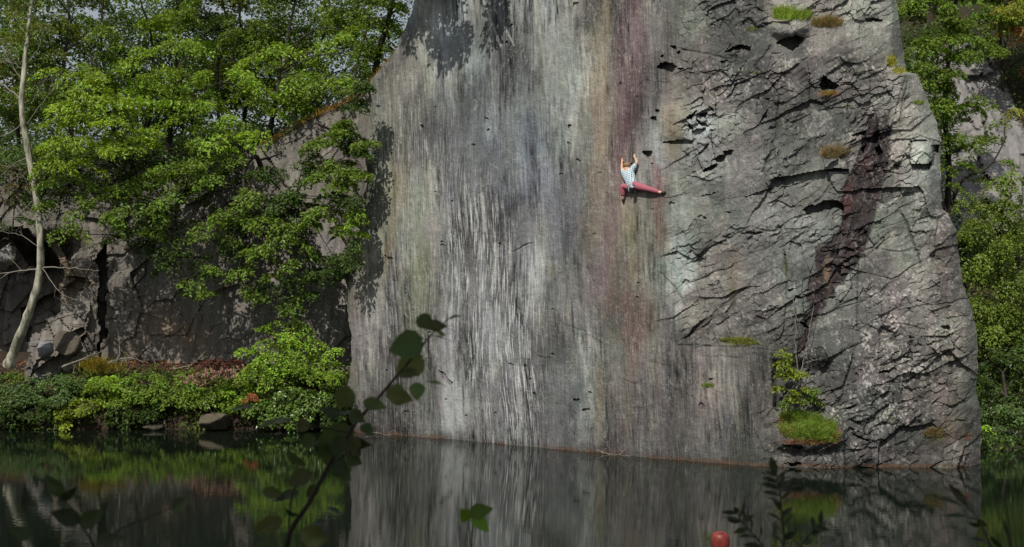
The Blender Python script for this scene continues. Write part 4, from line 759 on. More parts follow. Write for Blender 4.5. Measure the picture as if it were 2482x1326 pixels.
def woods():
    cr = Crown(900); r = cr.r
    for k in range(900):
        x = r.uniform(-60, 1000); d = r.uniform(63, 74); y = 430 - 500 * r.random() ** 1.1
        if fbm(x / 60, y / 50, 3, 77) > .60 and y < 290: continue
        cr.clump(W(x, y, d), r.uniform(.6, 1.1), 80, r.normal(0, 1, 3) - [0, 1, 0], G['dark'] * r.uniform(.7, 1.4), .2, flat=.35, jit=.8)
    for k in range(170):
        x = r.uniform(-60, 720); y = np.interp(x, [-60, 100, 700], [400, 385, 325]) + r.uniform(-30, 24); d = r.uniform(50.4, 53)
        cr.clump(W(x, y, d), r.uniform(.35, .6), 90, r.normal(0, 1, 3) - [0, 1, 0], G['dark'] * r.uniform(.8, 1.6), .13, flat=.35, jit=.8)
    tag(cr.build('woods', M_leaf), 'dark undergrowth and far wood behind the ridge trees', None, None, 'stuff')
    cr = Crown(901); r = cr.r
    for k in range(1150):
        x = r.uniform(2050, 2560) if k < 600 else r.uniform(2560, 3080); y = r.uniform(60, 1092)
        if inpoly(np.array([x]), np.array([y]), [(2300, 110), (2420, 120), (2520, 330), (2560, 560), (2300, 540)])[0]: continue
        d = np.interp(y, [-220, 100, 480, 760, 940, 1060, 1086, 1130], [70, 62, 56, 52, 49, 43.5, 41.6, 40.8]) - r.uniform(.2, 1.4)
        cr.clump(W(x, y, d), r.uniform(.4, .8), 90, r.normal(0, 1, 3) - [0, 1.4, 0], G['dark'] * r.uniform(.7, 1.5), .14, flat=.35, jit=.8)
    tag(cr.build('undergrowth', M_leaf), 'dark undergrowth covering the hillside beyond the slab', None, None, 'stuff')
woods()
def ground_cover():
    cr = Crown(902); r = cr.r
    for k in range(620):
        x = r.uniform(-19, -5.1); y = 46.55 + 2.2 * r.random() ** 1.3; z = lb_z(np.array(x), np.array(y)) + r.uniform(0, .15)
        cr.clump(np.array([x, y, z]), r.uniform(.16, .3), 46, np.array([0, -1, 0.]), (G['dark'] if r.random() < .5 else G['mid']) * r.uniform(.7, 1.5), .10, flat=.3, jit=.6)
    tag(cr.build('ivy_ground_cover', M_leaf), 'low ivy and bramble covering the bank down to the water', None, None, 'stuff')
ground_cover()
def bank_grass():
    r = np.random.default_rng(30); q = [W(x, y, 48.2) for x, y in zip(r.normal(240, 26, 500), r.normal(893, 7, 500))]
    blades('grass_tuft', 'yellow-green grass clump on the leaf litter near the birch', q, .42, (.20, .22, .03), (.30, .18, .04), 420, group='grass on the bank', w=.018)
    X = r.uniform(640, 960, 1500); Yt = np.interp(X, [640, 670, 760, 860, 900, 960], [352, 338, 285, 240, 196, 128]) ; d = lw_d0(X, Yt) - lw_relief(X, Yt)
    d = np.where(X > 895, np.minimum(d, 49.4), d)
    q = np.stack([(X - CX) / F * d, d + r.uniform(-.1, .5, 1500), H - (Yt - CY) / F * d], -1)
    blades('grass_tuft', 'rusty and yellow grass along the crest left of the slab', q, .28, (.20, .20, .03), (.34, .14, .06), 421, group='grass on the bank', w=.018, spread=.6)
bank_grass()
def stick(name, label, P, r0, sd, cat='branch', group=None, tw=6):
    r = np.random.default_rng(sd); mb = MB(); L_ = smooth_line(P, 14); L_[1:-1] += r.normal(0, .012, (12, 3)); V, Fq = tube(L_, np.linspace(r0, r0 * .3, 14), 7); mb.add(V, Fq)
    for _ in range(tw):
        j = r.integers(3, 13); limb(mb, L_[j], L_[j] + r.normal(0, .16, 3) + (L_[j] - L_[j - 1]) * 1.5, r0 * .4, .004, r, k=4, n=5)
    return tag(mb.build(name, M_twig, None, True), label, cat, group)
DB = 'dead branches lying on the bank'
stick('dead_branch', 'grey forked branch lying on the litter left of the yellow grass', [W(150, 890, 47.8), W(200, 870, 47.7), W(250, 850, 47.9)], .03, 1, group=DB)
stick('dead_branch', 'bleached branch lying on the litter right of the yellow grass', [W(262, 880, 47.8), W(310, 868, 47.8), W(360, 880, 47.9)], .028, 2, group=DB)
stick('dead_branch', 'thin dead branch propped against the lit rock', [W(420, 895, 47.8), W(470, 880, 48), W(500, 850, 48.3)], .02, 3, group=DB)
stick('dead_branch', 'short branch poking up among the litter', [W(275, 880, 47.9), W(290, 855, 48), W(285, 800, 48.2)], .018, 4, group=DB)
for i, (a, b, c_, lb) in enumerate((((1448, 1091), (1470, 1102), (1525, 1108), 'dark twig floating at the foot of the slab, nearest its middle'), ((885, 1044), (905, 1050), (950, 1056), 'rusty twig caught where the slab meets the bank'))):
    dd = [float(dwl(p[0])) - .18 for p in (a, b, c_)]
    stick('floating_twig', lb, [np.array([(p[0] - CX) / F * q, q, max(.0, H - (p[1] - CY) / F * q)]) + [0, 0, .015] for p, q in zip((a, b, c_), dd)], .016, 8 + i, group='twigs at the waterline', tw=5)
def rock_obj(name, label, X, Y, d, w, hh, dep, sd, colr=(128, 120, 108), cat='boulder', group='boulders at the water', rot=0, yaw=0):
    r = np.random.default_rng(sd); bm = bmesh.new(); s = px(d)
    for _ in range(26):
        v = unit(r.normal(size=3)) * r.uniform(.8, 1.1); v = np.clip(v, -.75, .75) ; bm.verts.new(Vector(v * [w / s / 1.5, dep, hh / s / 1.5]))
    res = bmesh.ops.convex_hull(bm, input=bm.verts); bmesh.ops.delete(bm, geom=[g for g in res['geom_interior'] if isinstance(g, bmesh.types.BMVert)], context='VERTS')
    bmesh.ops.bevel(bm, geom=bm.edges[:], offset=.025, segments=1, affect='EDGES'); bmesh.ops.triangulate(bm, faces=bm.faces[:]); bmesh.ops.subdivide_edges(bm, edges=bm.edges[:], cuts=2)
    bm.verts.ensure_lookup_table(); co = np.array([v.co[:] for v in bm.verts]); dsp = (fbm(co[:, 0] * 6 + co[:, 1] * 3, co[:, 2] * 6 + co[:, 1] * 4, 4, sd) - .5) * .07
    for v, q in zip(bm.verts, dsp): v.co += v.co.normalized() * q
    me = bpy.data.meshes.new(name); bm.to_mesh(me); bm.free(); n = len(me.vertices); ca = me.color_attributes.new('col', 'FLOAT_COLOR', 'POINT')
    c = lin(colr) * ROCK_K * (.8 + .5 * fbm(co[:, 0] * 5, co[:, 2] * 5, 3, sd + 3))[:, None]; c4 = np.zeros((n, 4)); c4[:, :3] = c; ca.data.foreach_set('color', c4.astype(np.float32).ravel())
    at = me.attributes.new('suv', 'FLOAT_VECTOR', 'POINT'); at.data.foreach_set('vector', np.stack([co[:, 0], co[:, 2] + co[:, 1], co[:, 0] * 0 + .2], 1).astype(np.float32).ravel()); me.materials.append(M_slab)
    o = bpy.data.objects.new(name, me); col.objects.link(o); o.location = Wv(X, Y, d); o.rotation_euler = (0, rot, yaw); return tag(o, label, cat, group)
rock_obj('boulder', 'grey-brown boulder standing in the water under the brown-leaved bough', 522, 1022, 46.3, 72, 40, .6, 1, (98, 90, 74))
rock_obj('boulder', 'low flat boulder at the water below the fresh green shrub', 372, 1036, 46.5, 50, 14, .4, 2, (80, 76, 62))
rock_obj('boulder', 'tall pale slab of rock leaning by the birch foot', 165, 830, 48.2, 66, 60, .3, 3, (104, 96, 84), rot=.7, group='rocks fallen below the wooded wall')
rock_obj('boulder', 'greyish rock wedged low beside the leaning slab', 110, 845, 47.9, 40, 40, .3, 4, (140, 138, 140), rot=-.3, group='rocks fallen below the wooded wall')
rock_obj('boulder', 'pointed rock shard jutting from the dark hollow', 20, 618, 48.4, 40, 46, .3, 5, (150, 146, 140), rot=.3, group='rocks fallen below the wooded wall')
rock_obj('boulder', 'small pale rock knob jutting from the shaded wall', 382, 612, 48.2, 22, 16, .25, 6, (150, 148, 146), group='rocks fallen below the wooded wall')
# ------------------------------------------------------------------ small tree on the ledge
def ledge_tree():
    d = float(slab_d(1925, 1000)[0]) - .10; root = empty('ledge_sapling', W(1925, 1002, d), 'spindly sapling with yellow-green leaves rooted in the lower grass ledge', 'tree'); r = np.random.default_rng(3); mb = MB()
    def P(X, Y, c=.2): return W(X, Y, min(float(slab_d(X, Y)[0]), d + .15) - c)
    A = smooth_line([P(1925, 1004, 0), P(1928, 960), P(1932, 925), P(1938, 915)], 14); B_ = smooth_line([P(1938, 915), P(1932, 880), P(1929, 820), P(1928, 770), P(1920, 715, .12)], 18); C_ = smooth_line([P(1938, 915), P(1948, 870), P(1960, 810), P(1972, 740, .12)], 18)
    for L_, a, b in ((A, .028, .02), (B_, .013, .006), (C_, .013, .006)): L_[1:-1] += r.normal(0, .014, (len(L_) - 2, 3)); V, Fq = tube(L_, np.linspace(a, b, len(L_)), 7); mb.add(V, Fq)
    cr = Crown(33)
    for b in ((1903, 865, 20, 14), (1893, 892, 24, 14), (1928, 900, 24, 14), (1905, 915, 26, 12), (1890, 945, 18, 9), (1915, 955, 30, 8), (1945, 945, 16, 10), (1980, 945, 18, 12), (1985, 975, 16, 10), (1895, 975, 18, 9), (1960, 965, 16, 10)):
        dd = d - .25 + r.uniform(-.1, .1); c, ps = blob_clumps(cr, (*b, dd, .16), G['lime'] if b[1] < 960 and b[0] < 1960 else G['mid'], .085, 1.0, 34, .15)
        limb(mb, A[r.integers(4, 13)], c, .01, .004, r, k=5)
        for p in ps[:5]: limb(mb, c, p, .004, .002, r, k=4, n=4)
    mb.build('trunk', M_twig, root, True); cr.build('crown', M_leaf, root)
ledge_tree()
# ------------------------------------------------------------------ right side trees
RG = 'trees on the hillside beyond the slab'
tree('hillside_tree', 'tall green tree against the sky and cliff right beside the slab', 'tree', [(2290, 560, 53), (2300, 420, 52.6), (2290, 250, 52), (2310, 60, 52), (2320, -60, 52)], .12, .04,
     [(2230, 20, 60, 36, 51.5), (2300, 40, 60, 36, 51.5), (2250, 110, 54, 34, 51), (2340, 120, 60, 34, 51.3), (2230, 180, 36, 30, 50.8), (2300, 190, 60, 32, 51), (2290, 270, 50, 30, 50.8), (2360, 260, 46, 26, 51), (2310, 340, 46, 20, 50.8), (2390, 330, 36, 16, 51.2), (2230, -60, 80, 40, 52), (2330, -50, 80, 40, 52), (2280, 400, 24, 22, 50.6)],
     G['mid'] * 1.1, L=.11, dens=1.5, nleaf=120, Rc=.40, seed=501, group=RG)
tree('hillside_tree', 'yellowing tree above the pale cliff in the upper corner', 'tree', [(2440, 330, 60), (2430, 180, 60), (2420, 40, 60)], .12, .04,
     [(2400, 40, 60, 36, 58), (2450, 20, 60, 30, 58, 1.2, G['willow']), (2480, 80, 40, 24, 58, 1, G['brown'] * 1.3), (2410, 110, 46, 26, 58), (2500, 30, 50, 40, 58, 1, G['yellow']), (2380, -30, 80, 40, 59), (2480, -40, 80, 40, 59), (2520, 130, 40, 40, 58, 1, G['brown'])],
     G['mid'] * 1.15, L=.13, dens=1.3, nleaf=110, Rc=.5, seed=502, group=RG)
tree('hillside_tree', 'open thin-leaved tree standing before the pale cliff', 'tree', [(2300, 520, 51), (2330, 440, 50.6), (2400, 400, 50.4), (2440, 330, 50.4)], .07, .02,
     [(2350, 330, 40, 14, 50.4), (2400, 370, 40, 12, 50.4), (2330, 390, 44, 16, 50.2), (2430, 390, 36, 14, 50.6), (2470, 280, 30, 26, 52, .6, G['willow']), (2350, 440, 40, 12, 50.4), (2310, 460, 30, 12, 50.2), (2440, 300, 30, 12, 51)], G['mid'] * 1.1, L=.10, dens=.8, nleaf=80, Rc=.4, seed=503, group=RG)
tree('hillside_tree', 'broad light green drooping tree at mid height beyond the slab', 'tree', [(2420, 900, 49.5), (2430, 760, 49.3), (2420, 600, 49), (2440, 460, 49)], .12, .03,
     [(2450, 440, 46, 24, 48.6), (2370, 490, 56, 26, 48.4), (2440, 510, 60, 32, 48.3), (2350, 550, 50, 34, 48), (2430, 590, 70, 40, 48), (2500, 560, 50, 50, 48.4), (2370, 640, 46, 40, 47.8), (2450, 680, 60, 40, 47.8), (2380, 730, 46, 34, 47.6), (2460, 760, 50, 36, 47.6), (2350, 790, 30, 36, 47.4), (2420, 810, 56, 26, 47.4)],
     G['willow'] * [.64, .84, .9], L=.09, dens=1.3, nleaf=150, Rc=.42, seed=504, group=RG, droop=1.1, upw=.75)
tree('hillside_tree', 'dark tree low on the hillside under the drooping one', 'tree', [(2440, 1060, 45), (2440, 980, 45.4), (2430, 900, 45.8)], .10, .03,
     [(2400, 870, 50, 34, 46.4), (2470, 880, 50, 40, 46.4), (2390, 940, 50, 30, 45.6), (2460, 960, 60, 34, 45.4), (2510, 920, 50, 50, 46)], G['dark'], L=.11, dens=1.1, nleaf=100, Rc=.42, seed=505, group=RG)
shrub('waterside_shrub', 'blue-green leafy shrub over the water beyond the slab', [(2430, 1000, 46, 16, 43.4, .5), (2470, 1015, 46, 18, 43.2, .5), (2440, 1035, 46, 12, 42.9, .4), (2500, 1050, 30, 16, 42.9, .4)], G['blue'] * 1.1, .10, 506, group='shrubs at the water beyond the slab', Rc=.28)
shrub('waterside_shrub', 'small bright green shrub in the corner of slab and water', [(2398, 1045, 20, 12, 42.4, .3), (2402, 1070, 16, 9, 42.2, .2), (2450, 1072, 40, 10, 42.1, .3, G['dark']), (2500, 1070, 40, 12, 42.1, .3, G['dark'])], G['bright'] * 1.3, .08, 507, group='shrubs at the water beyond the slab', Rc=.2)
# ------------------------------------------------------------------ the climber
def plain(name, c, rough=.8, spec=.3):
    m, nt, o = newmat(name); b = node(nt, 'ShaderNodeBsdfPrincipled'); nt.links.new(b.outputs[0], o.inputs[0])
    tc = node(nt, 'ShaderNodeTexCoord'); n = noise(nt, tc.outputs['Object'], 22, 3)
    nt.links.new(ramp(nt, n, .3, .7, (*[v * .85 for v in c], 1), (*[min(v * 1.12, 1) for v in c], 1)), b.inputs['Base Color'])
    b.inputs['Roughness'].default_value = rough; b.inputs['Specular IOR Level'].default_value = spec; return m
def mat_check():
    m, nt, o = newmat('checked_cotton'); b = node(nt, 'ShaderNodeBsdfPrincipled'); nt.links.new(b.outputs[0], o.inputs[0])
    tc = node(nt, 'ShaderNodeTexCoord'); rot = node(nt, 'ShaderNodeMapping'); rot.inputs['Rotation'].default_value = (0, .28, .55); nt.links.new(tc.outputs['Object'], rot.inputs[0])
    fac = None
    for dr in ('X', 'Z'):
        w = node(nt, 'ShaderNodeTexWave', wave_type='BANDS', bands_direction=dr); w.inputs['Scale'].default_value = 6.5; nt.links.new(rot.outputs[0], w.inputs[0])
        r_ = ramp(nt, w.outputs['Fac'], .62, .78)
        if fac is None: fac = r_
        else:
            mx = node(nt, 'ShaderNodeMath', operation='MAXIMUM'); nt.links.new(fac, mx.inputs[0]); nt.links.new(r_, mx.inputs[1]); fac = mx.outputs[0]
    nt.links.new(mixc(nt, 'MIX', fac, (.80, .90, .93), (.20, .30, .36)), b.inputs['Base Color']); b.inputs['Roughness'].default_value = .85; return m
def skin_mesh(name, nodes, edges, mat, parent, sub=2, root=0):
    """nodes: list of (position, radius or (rx, ry)); grown as one surface and frozen to a mesh"""
    bm = bmesh.new(); off = np.array(parent.location[:]); fat = 1.0 if name == 'shoe' else 1.2; nodes = [(p, r_ * fat if np.isscalar(r_) else (r_[0] * fat, r_[1] * fat)) if (np.max(r_) > .02) else (p, r_) for p, r_ in nodes]; ly = bm.verts.layers.skin.verify(); vs = []
    for i, (p, r_) in enumerate(nodes):
        v = bm.verts.new(Vector(np.asarray(p) - off)); v[ly].radius = (r_, r_) if np.isscalar(r_) else r_; v[ly].use_root = (i == root); vs.append(v)
    for a, b in edges: bm.edges.new((vs[a], vs[b]))
    me = bpy.data.meshes.new(name + '_cage'); bm.to_mesh(me); bm.free(); o = bpy.data.objects.new(name + '_cage', me); col.objects.link(o)
    m = o.modifiers.new('s', 'SKIN'); m.use_smooth_shade = True; o.modifiers.new('u', 'SUBSURF').render_levels = sub; o.modifiers['u'].levels = sub
    dg = bpy.context.evaluated_depsgraph_get(); dg.update(); fin = bpy.data.meshes.new_from_object(o.evaluated_get(dg)); fin.name = name
    bpy.data.objects.remove(o); bpy.data.meshes.remove(me); fin.materials.clear(); fin.materials.append(mat)
    for p in fin.polygons: p.use_smooth = True; p.material_index = 0
    ob = bpy.data.objects.new(name, fin); col.objects.link(ob); ob.parent = parent; return ob
def climber():
    XX, YY = np.meshgrid(np.linspace(1500, 1610, 30), np.linspace(380, 490, 30)); rel = float(np.percentile(slab_relief(XX, YY), 80))
    def J(X, Y, c):
        c = c * .68; return W(X, Y, float(slab_d0(np.array(X), np.array(Y))) - rel - c)
    def T(X, Y, c): return W(X, Y, float(slab_d(X, Y)[0]) - c)      # touches the rock
    root = empty('person', J(1533, 452, .2), 'climber in a pale checked shirt and rose trousers spread-eagled high on the slab', 'person')
    M_skin = plain('skin', (.62, .38, .28), .6); M_tr = plain('rose_cloth', (.40, .12, .155), .9); M_hair = mat_obj('hair', (.20, .12, .06), (.40, .26, .13), 40, stretch=(1, 1, .3)); M_shoe = plain('rubber', (.02, .018, .02), .5); M_bag = plain('chalk_bag_cloth', (.42, .62, .68), .9)
    pel = J(1535, 451, .20); w_ = J(1529, 438, .20); ch = J(1521, 422, .21); nk = J(1520, 410, .22); hd = J(1519, 403, .20); ht = J(1518.5, 396, .19)
    lsh = J(1511, 417, .20); lel = J(1507, 407, .17); lwr = J(1507.5, 395, .09); lha = T(1508, 390, .05)
    rsh = J(1531, 413, .20); rel_ = J(1544, 394, .17); rwr = J(1540, 384, .09); rha = T(1538, 379.5, .05)
    lhp = J(1527, 453, .20); lkn = J(1508, 451, .28); lan = J(1510.5, 477, .14); lft = T(1510, 484, .06); lto = T(1512, 492, .03)
    rhp = J(1544, 451, .20); rkn = J(1574, 458.5, .26); ran = J(1601, 466.5, .12); rft = T(1606, 468, .07); rto = T(1614, 464.5, .035)
    N = [(pel, (.100, .08)), (w_, (.088, .07)), (ch, (.135, .09)), (nk, .05), (hd, .088), (ht, .080), (lsh, .058), (lel, .036), (lwr, .024), (lha, (.026, .016)), (rsh, .058), (rel_, .036), (rwr, .024), (rha, (.026, .016)),
         (lhp, .072), (lkn, .054), (lan, .034), (lft, .032), (lto, .020), (rhp, .072), (rkn, .054), (ran, .034), (rft, .032), (rto, .020)]
    E = [(0, 1), (1, 2), (2, 3), (3, 4), (4, 5), (2, 6), (6, 7), (7, 8), (8, 9), (2, 10), (10, 11), (11, 12), (12, 13), (0, 14), (14, 15), (15, 16), (16, 17), (17, 18), (0, 19), (19, 20), (20, 21), (21, 22), (22, 23)]
    # fingers gripping the edges, thumb from the side of the palm
    up = np.array([0, 0, 1.]); tv = unit(J(1560, 400, 0) - J(1520, 400, 0))
    for hi, wr, sg in ((9, lwr, 1), (13, rwr, -1)):
        h0 = N[hi][0]; into = np.array([.0, 1., 0.])
        for k in range(4):
            ln = (.062, .072, .068, .052)[k]; a = h0 + tv * (k - 1.5) * .017 * sg + up * .02; b = a + up * ln * .5 - into * .006; c = b + up * ln * .25 + into * ln * .45
            n0 = len(N); N += [(a, .0095), (b, .0085), (c, .0075)]; E += [(hi, n0), (n0, n0 + 1), (n0 + 1, n0 + 2)]
        a = h0 + tv * .026 * sg * -1 * -1 - up * .01; b = a + tv * .022 * sg + up * .022; n0 = len(N); N += [(a, .011), (b, .009)]; E += [(hi, n0), (n0, n0 + 1)]
    # nose and ears
    fw = np.array([-.05, 1., .1]); n0 = len(N); N += [(hd + fw * .095 + up * -.005, .012)]; E += [(4, n0)]
    for s_ in (-1, 1): n0 = len(N); N += [(hd + tv * .088 * s_ + up * .0, .012)]; E += [(4, n0)]
    skin_mesh('body', N, E, M_skin, root)
    # eyes and mouth, facing the rock
    for s_ in (-1, 1):
        mb = MB(); V, Fq = tube([hd + fw * .070 + tv * .03 * s_ + up * .02, hd + fw * .084 + tv * .03 * s_ + up * .02], [.011, .006], 8); mb.add(V, Fq); mb.build('eye', M_shoe, root)
    mb = MB(); V, Fq = tube([hd + fw * .082 - tv * .02 - up * .04, hd + fw * .086 - up * .042, hd + fw * .082 + tv * .02 - up * .04], [.004, .007, .004], 6); mb.add(V, Fq); mb.build('mouth', plain('lips', (.35, .12, .11)), root)
    lx = lsh + (lel - lsh) * .75; rx_ = rsh + (rel_ - rsh) * .85
    skin_mesh('shirt', [(pel + [0, 0, .02], (.156, .126)), (w_, (.140, .115)), (ch, (.156, .110)), (nk + (ch - nk) * .3, .072), (lsh, .072), (lx, .056), (rsh, .072), (rx_, .058), (pel - [0, 0, .19], (.120, .10)), (pel * .35 + rhp * .65 + [0, 0, .02], .105), (pel * .35 + lhp * .65 + [0, 0, .02], .105)], [(0, 9), (0, 10), (0, 1), (1, 2), (2, 3), (2, 4), (4, 5), (2, 6), (6, 7), (0, 8)], mat_check(), root)
    la = lkn + (lan - lkn) * .97; ra = rkn + (ran - rkn) * .90
    skin_mesh('trousers', [(pel, (.140, .110)), (lhp, .100), (lhp + (lkn - lhp) * .55, .082), (lkn, .076), (lkn + (lan - lkn) * .4, .070), (la, .050), (rhp, .100), (rhp + (rkn - rhp) * .5, .084), (rkn, .064), (rkn + (ran - rkn) * .4, .058), (ra, .042), (pel + (w_ - pel) * .75, (.122, .098))],
              [(0, 11), (0, 1), (1, 2), (2, 3), (3, 4), (4, 5), (0, 6), (6, 7), (7, 8), (8, 9), (9, 10)], M_tr, root)
    for a, f_, t_ in ((lan, lft, lto), (ran, rft, rto)):
        skin_mesh('shoe', [(a + (f_ - a) * .5 - (t_ - f_) * .3, .040), (f_, .044), (f_ + (t_ - f_) * .6, .040), (t_, .026)], [(0, 1), (1, 2), (2, 3)], M_shoe, root)
    skin_mesh('hair', [(ht + up * .012 - fw * .02, .098), (hd - fw * .024 + up * .01, .094), (nk - fw * .012 + up * .035, .048)], [(0, 1), (1, 2)], M_hair, root)
    # chalk bag at the small of the back, tied by a belt
    bc = J(1533, 456, .46); mb = MB(); th = np.linspace(0, 1, 6); V, Fq = tube([bc + up * (.075 - .16 * t) for t in th], [.055, .060, .062, .060, .052, .03], 14); mb.add(V, Fq); bag = mb.build('chalk_bag', M_bag, root, True); bag['_w'] = list(root.location)
    mb = MB(); a_ = np.linspace(0, 2 * math.pi, 17); V, Fq = tube([bc + up * .078 + .055 * (math.cos(t) * tv + math.sin(t) * fw * .9) for t in a_], .012, 6); mb.add(V, Fq); V, Fq = tube([bc + up * .02, bc - up * .07, bc - up * .1], [.064, .060, .035], 12); mb.add(V, Fq); mb.build('rim', M_shoe, bag, True)
climber()
# ------------------------------------------------------------------ red buoy
def buoy():
    d = 26.35; c = np.array([(1746 - CX) / F * d, d, 0.0]); root = empty('mooring_buoy', c, 'red mooring buoy with a top eye floating on the dark water', 'buoy')
    def lathe(prof, k=28):
        V = []; n = len(prof)
        for r_, z in prof: a = np.arange(k) * 2 * math.pi / k; V.append(np.stack([c[0] + r_ * np.cos(a), c[1] + r_ * np.sin(a), np.full(k, z)], 1))
        V = np.concatenate(V); i = np.arange(n - 1)[:, None] * k; j = np.arange(k)[None]; return V, np.stack([i + j, i + (j + 1) % k, i + k + (j + 1) % k, i + k + j], -1).reshape(-1, 4)
    red = mat_obj('faded_red_plastic', (.12, .018, .015), (.25, .045, .032), 7, rough=.45, bump=.1); dark = mat_obj('buoy_base_dark', (.015, .018, .014), (.05, .045, .03), 9)
    mb = MB(); mb.add(*lathe([(.155, .03), (.165, .10), (.168, .17), (.160, .23), (.140, .275), (.105, .305), (.06, .318), (.02, .322), (.001, .322)])); fl = mb.build('float', red, root, True); fl['_w'] = list(root.location)
    mb = MB(); mb.add(*lathe([(.001, -.28), (.06, -.26), (.11, -.16), (.14, -.06), (.158, .032)])); mb.build('dark_base', dark, root, True)  # dark lower part of the float
    mb = MB(); a = np.linspace(-.2, math.pi + .2, 14); mb.add(*tube([c + [.062 * math.cos(t), -.10, .245 + .07 * math.sin(t)] for t in a], .014, 7)); mb.build('eye_loop', red, fl, True)
buoy()
# ------------------------------------------------------------------ plants on the near bank, close to the camera
M_near = mat_leaf('near_leaf', .3, .5, .3)
def leaf_mesh(base, tip, width, shape, facing, fold=.18, curl=.15, c=(.05, .085, .02), r=None):
    base = np.asarray(base, float); tip = np.asarray(tip, float); L = np.linalg.norm(tip - base); a = (tip - base) / L
    n = unit(np.asarray(facing, float) - a * (np.asarray(facing) @ a)); b = np.cross(a, n); t = np.linspace(0, 1, 11)
    if shape == 'heart': prof = np.interp(t, [0, .04, .15, .3, .45, .62, .8, .92, 1], [.10, .55, .92, 1.0, .93, .72, .42, .18, 0])
    else: prof = np.sin(np.clip(t * 1.02, 0, 1) * math.pi) ** .8 * (1 - .25 * t)
    sx = np.linspace(-1, 1, 7); V = []
    for ti, p in zip(t, prof):
        back = -.10 * L * (1 if shape == 'heart' else 0) * max(0, 1 - ti / .15)
        for s in sx:
            e = 1 + (.05 * math.sin(ti * 40 + s * 3) if abs(s) > .9 else 0)
            V.append(base + a * (ti * L + back * abs(s)) + b * s * p * width / 2 * e + n * (fold * abs(s) * p * width / 2 - curl * L * (ti - .3) ** 2 + .02 * L * math.sin(9 * ti + 2 * s)))
    V = np.array(V); return V, grid_faces(11, 7)
def near_plant(name, label, stems, leaves, sd, d0=3.1, group=None, cg=(.030, .050, .014)):
    r = np.random.default_rng(sd); s = px(d0)
    S = [[W(x, y, d0 + dd) for x, y, dd in st[0]] for st in stems]; root = empty(name, S[0][0], label, 'plant', group); mb = MB()
    for P_, st in zip(S, stems): L_ = smooth_line(P_, 30); L_[1:-1] += r.normal(0, .0008, (28, 3)); mb.add(*tube(L_, np.linspace(st[1], st[2], 30), 7), (.03, .022, .014))
    mb.build('stem', M_nstem, root, True)
    for (bx, by, tx, ty, w, shp, face, dz) in leaves:
        dd = d0 + dz + r.uniform(-.06, .06); mb = MB(); f = {'f': (0, -1, .25), 'u': (.1, -.35, 1), 's': (.9, -.5, .4), 'd': (-.2, -.8, -.7)}[face]
        tx, ty, w = bx + (tx - bx) * 1.0, by + (ty - by) * 1.0, w * (.9 if shp == 'heart' else 1.4)
        V, Fq = leaf_mesh(W(bx, by, dd), W(tx, ty, dd + r.uniform(-.02, .02)), w / s, shp, np.array(f) + r.normal(0, .12, 3)); g = np.array(cg) * (1.9 if by < 1000 else 1.0) * (1 if shp == 'heart' else .55) * r.uniform(.6, 1.6) * [1 + r.uniform(-.1, .5), 1, 1]
        mb.add(V, Fq, g); mb.build('leaf', M_near, root, True)
    return root
M_nstem = mat_obj('dark_stem', (.012, .009, .006), (.03, .022, .014), 30)
NG = 'leafy shoots on the near bank'
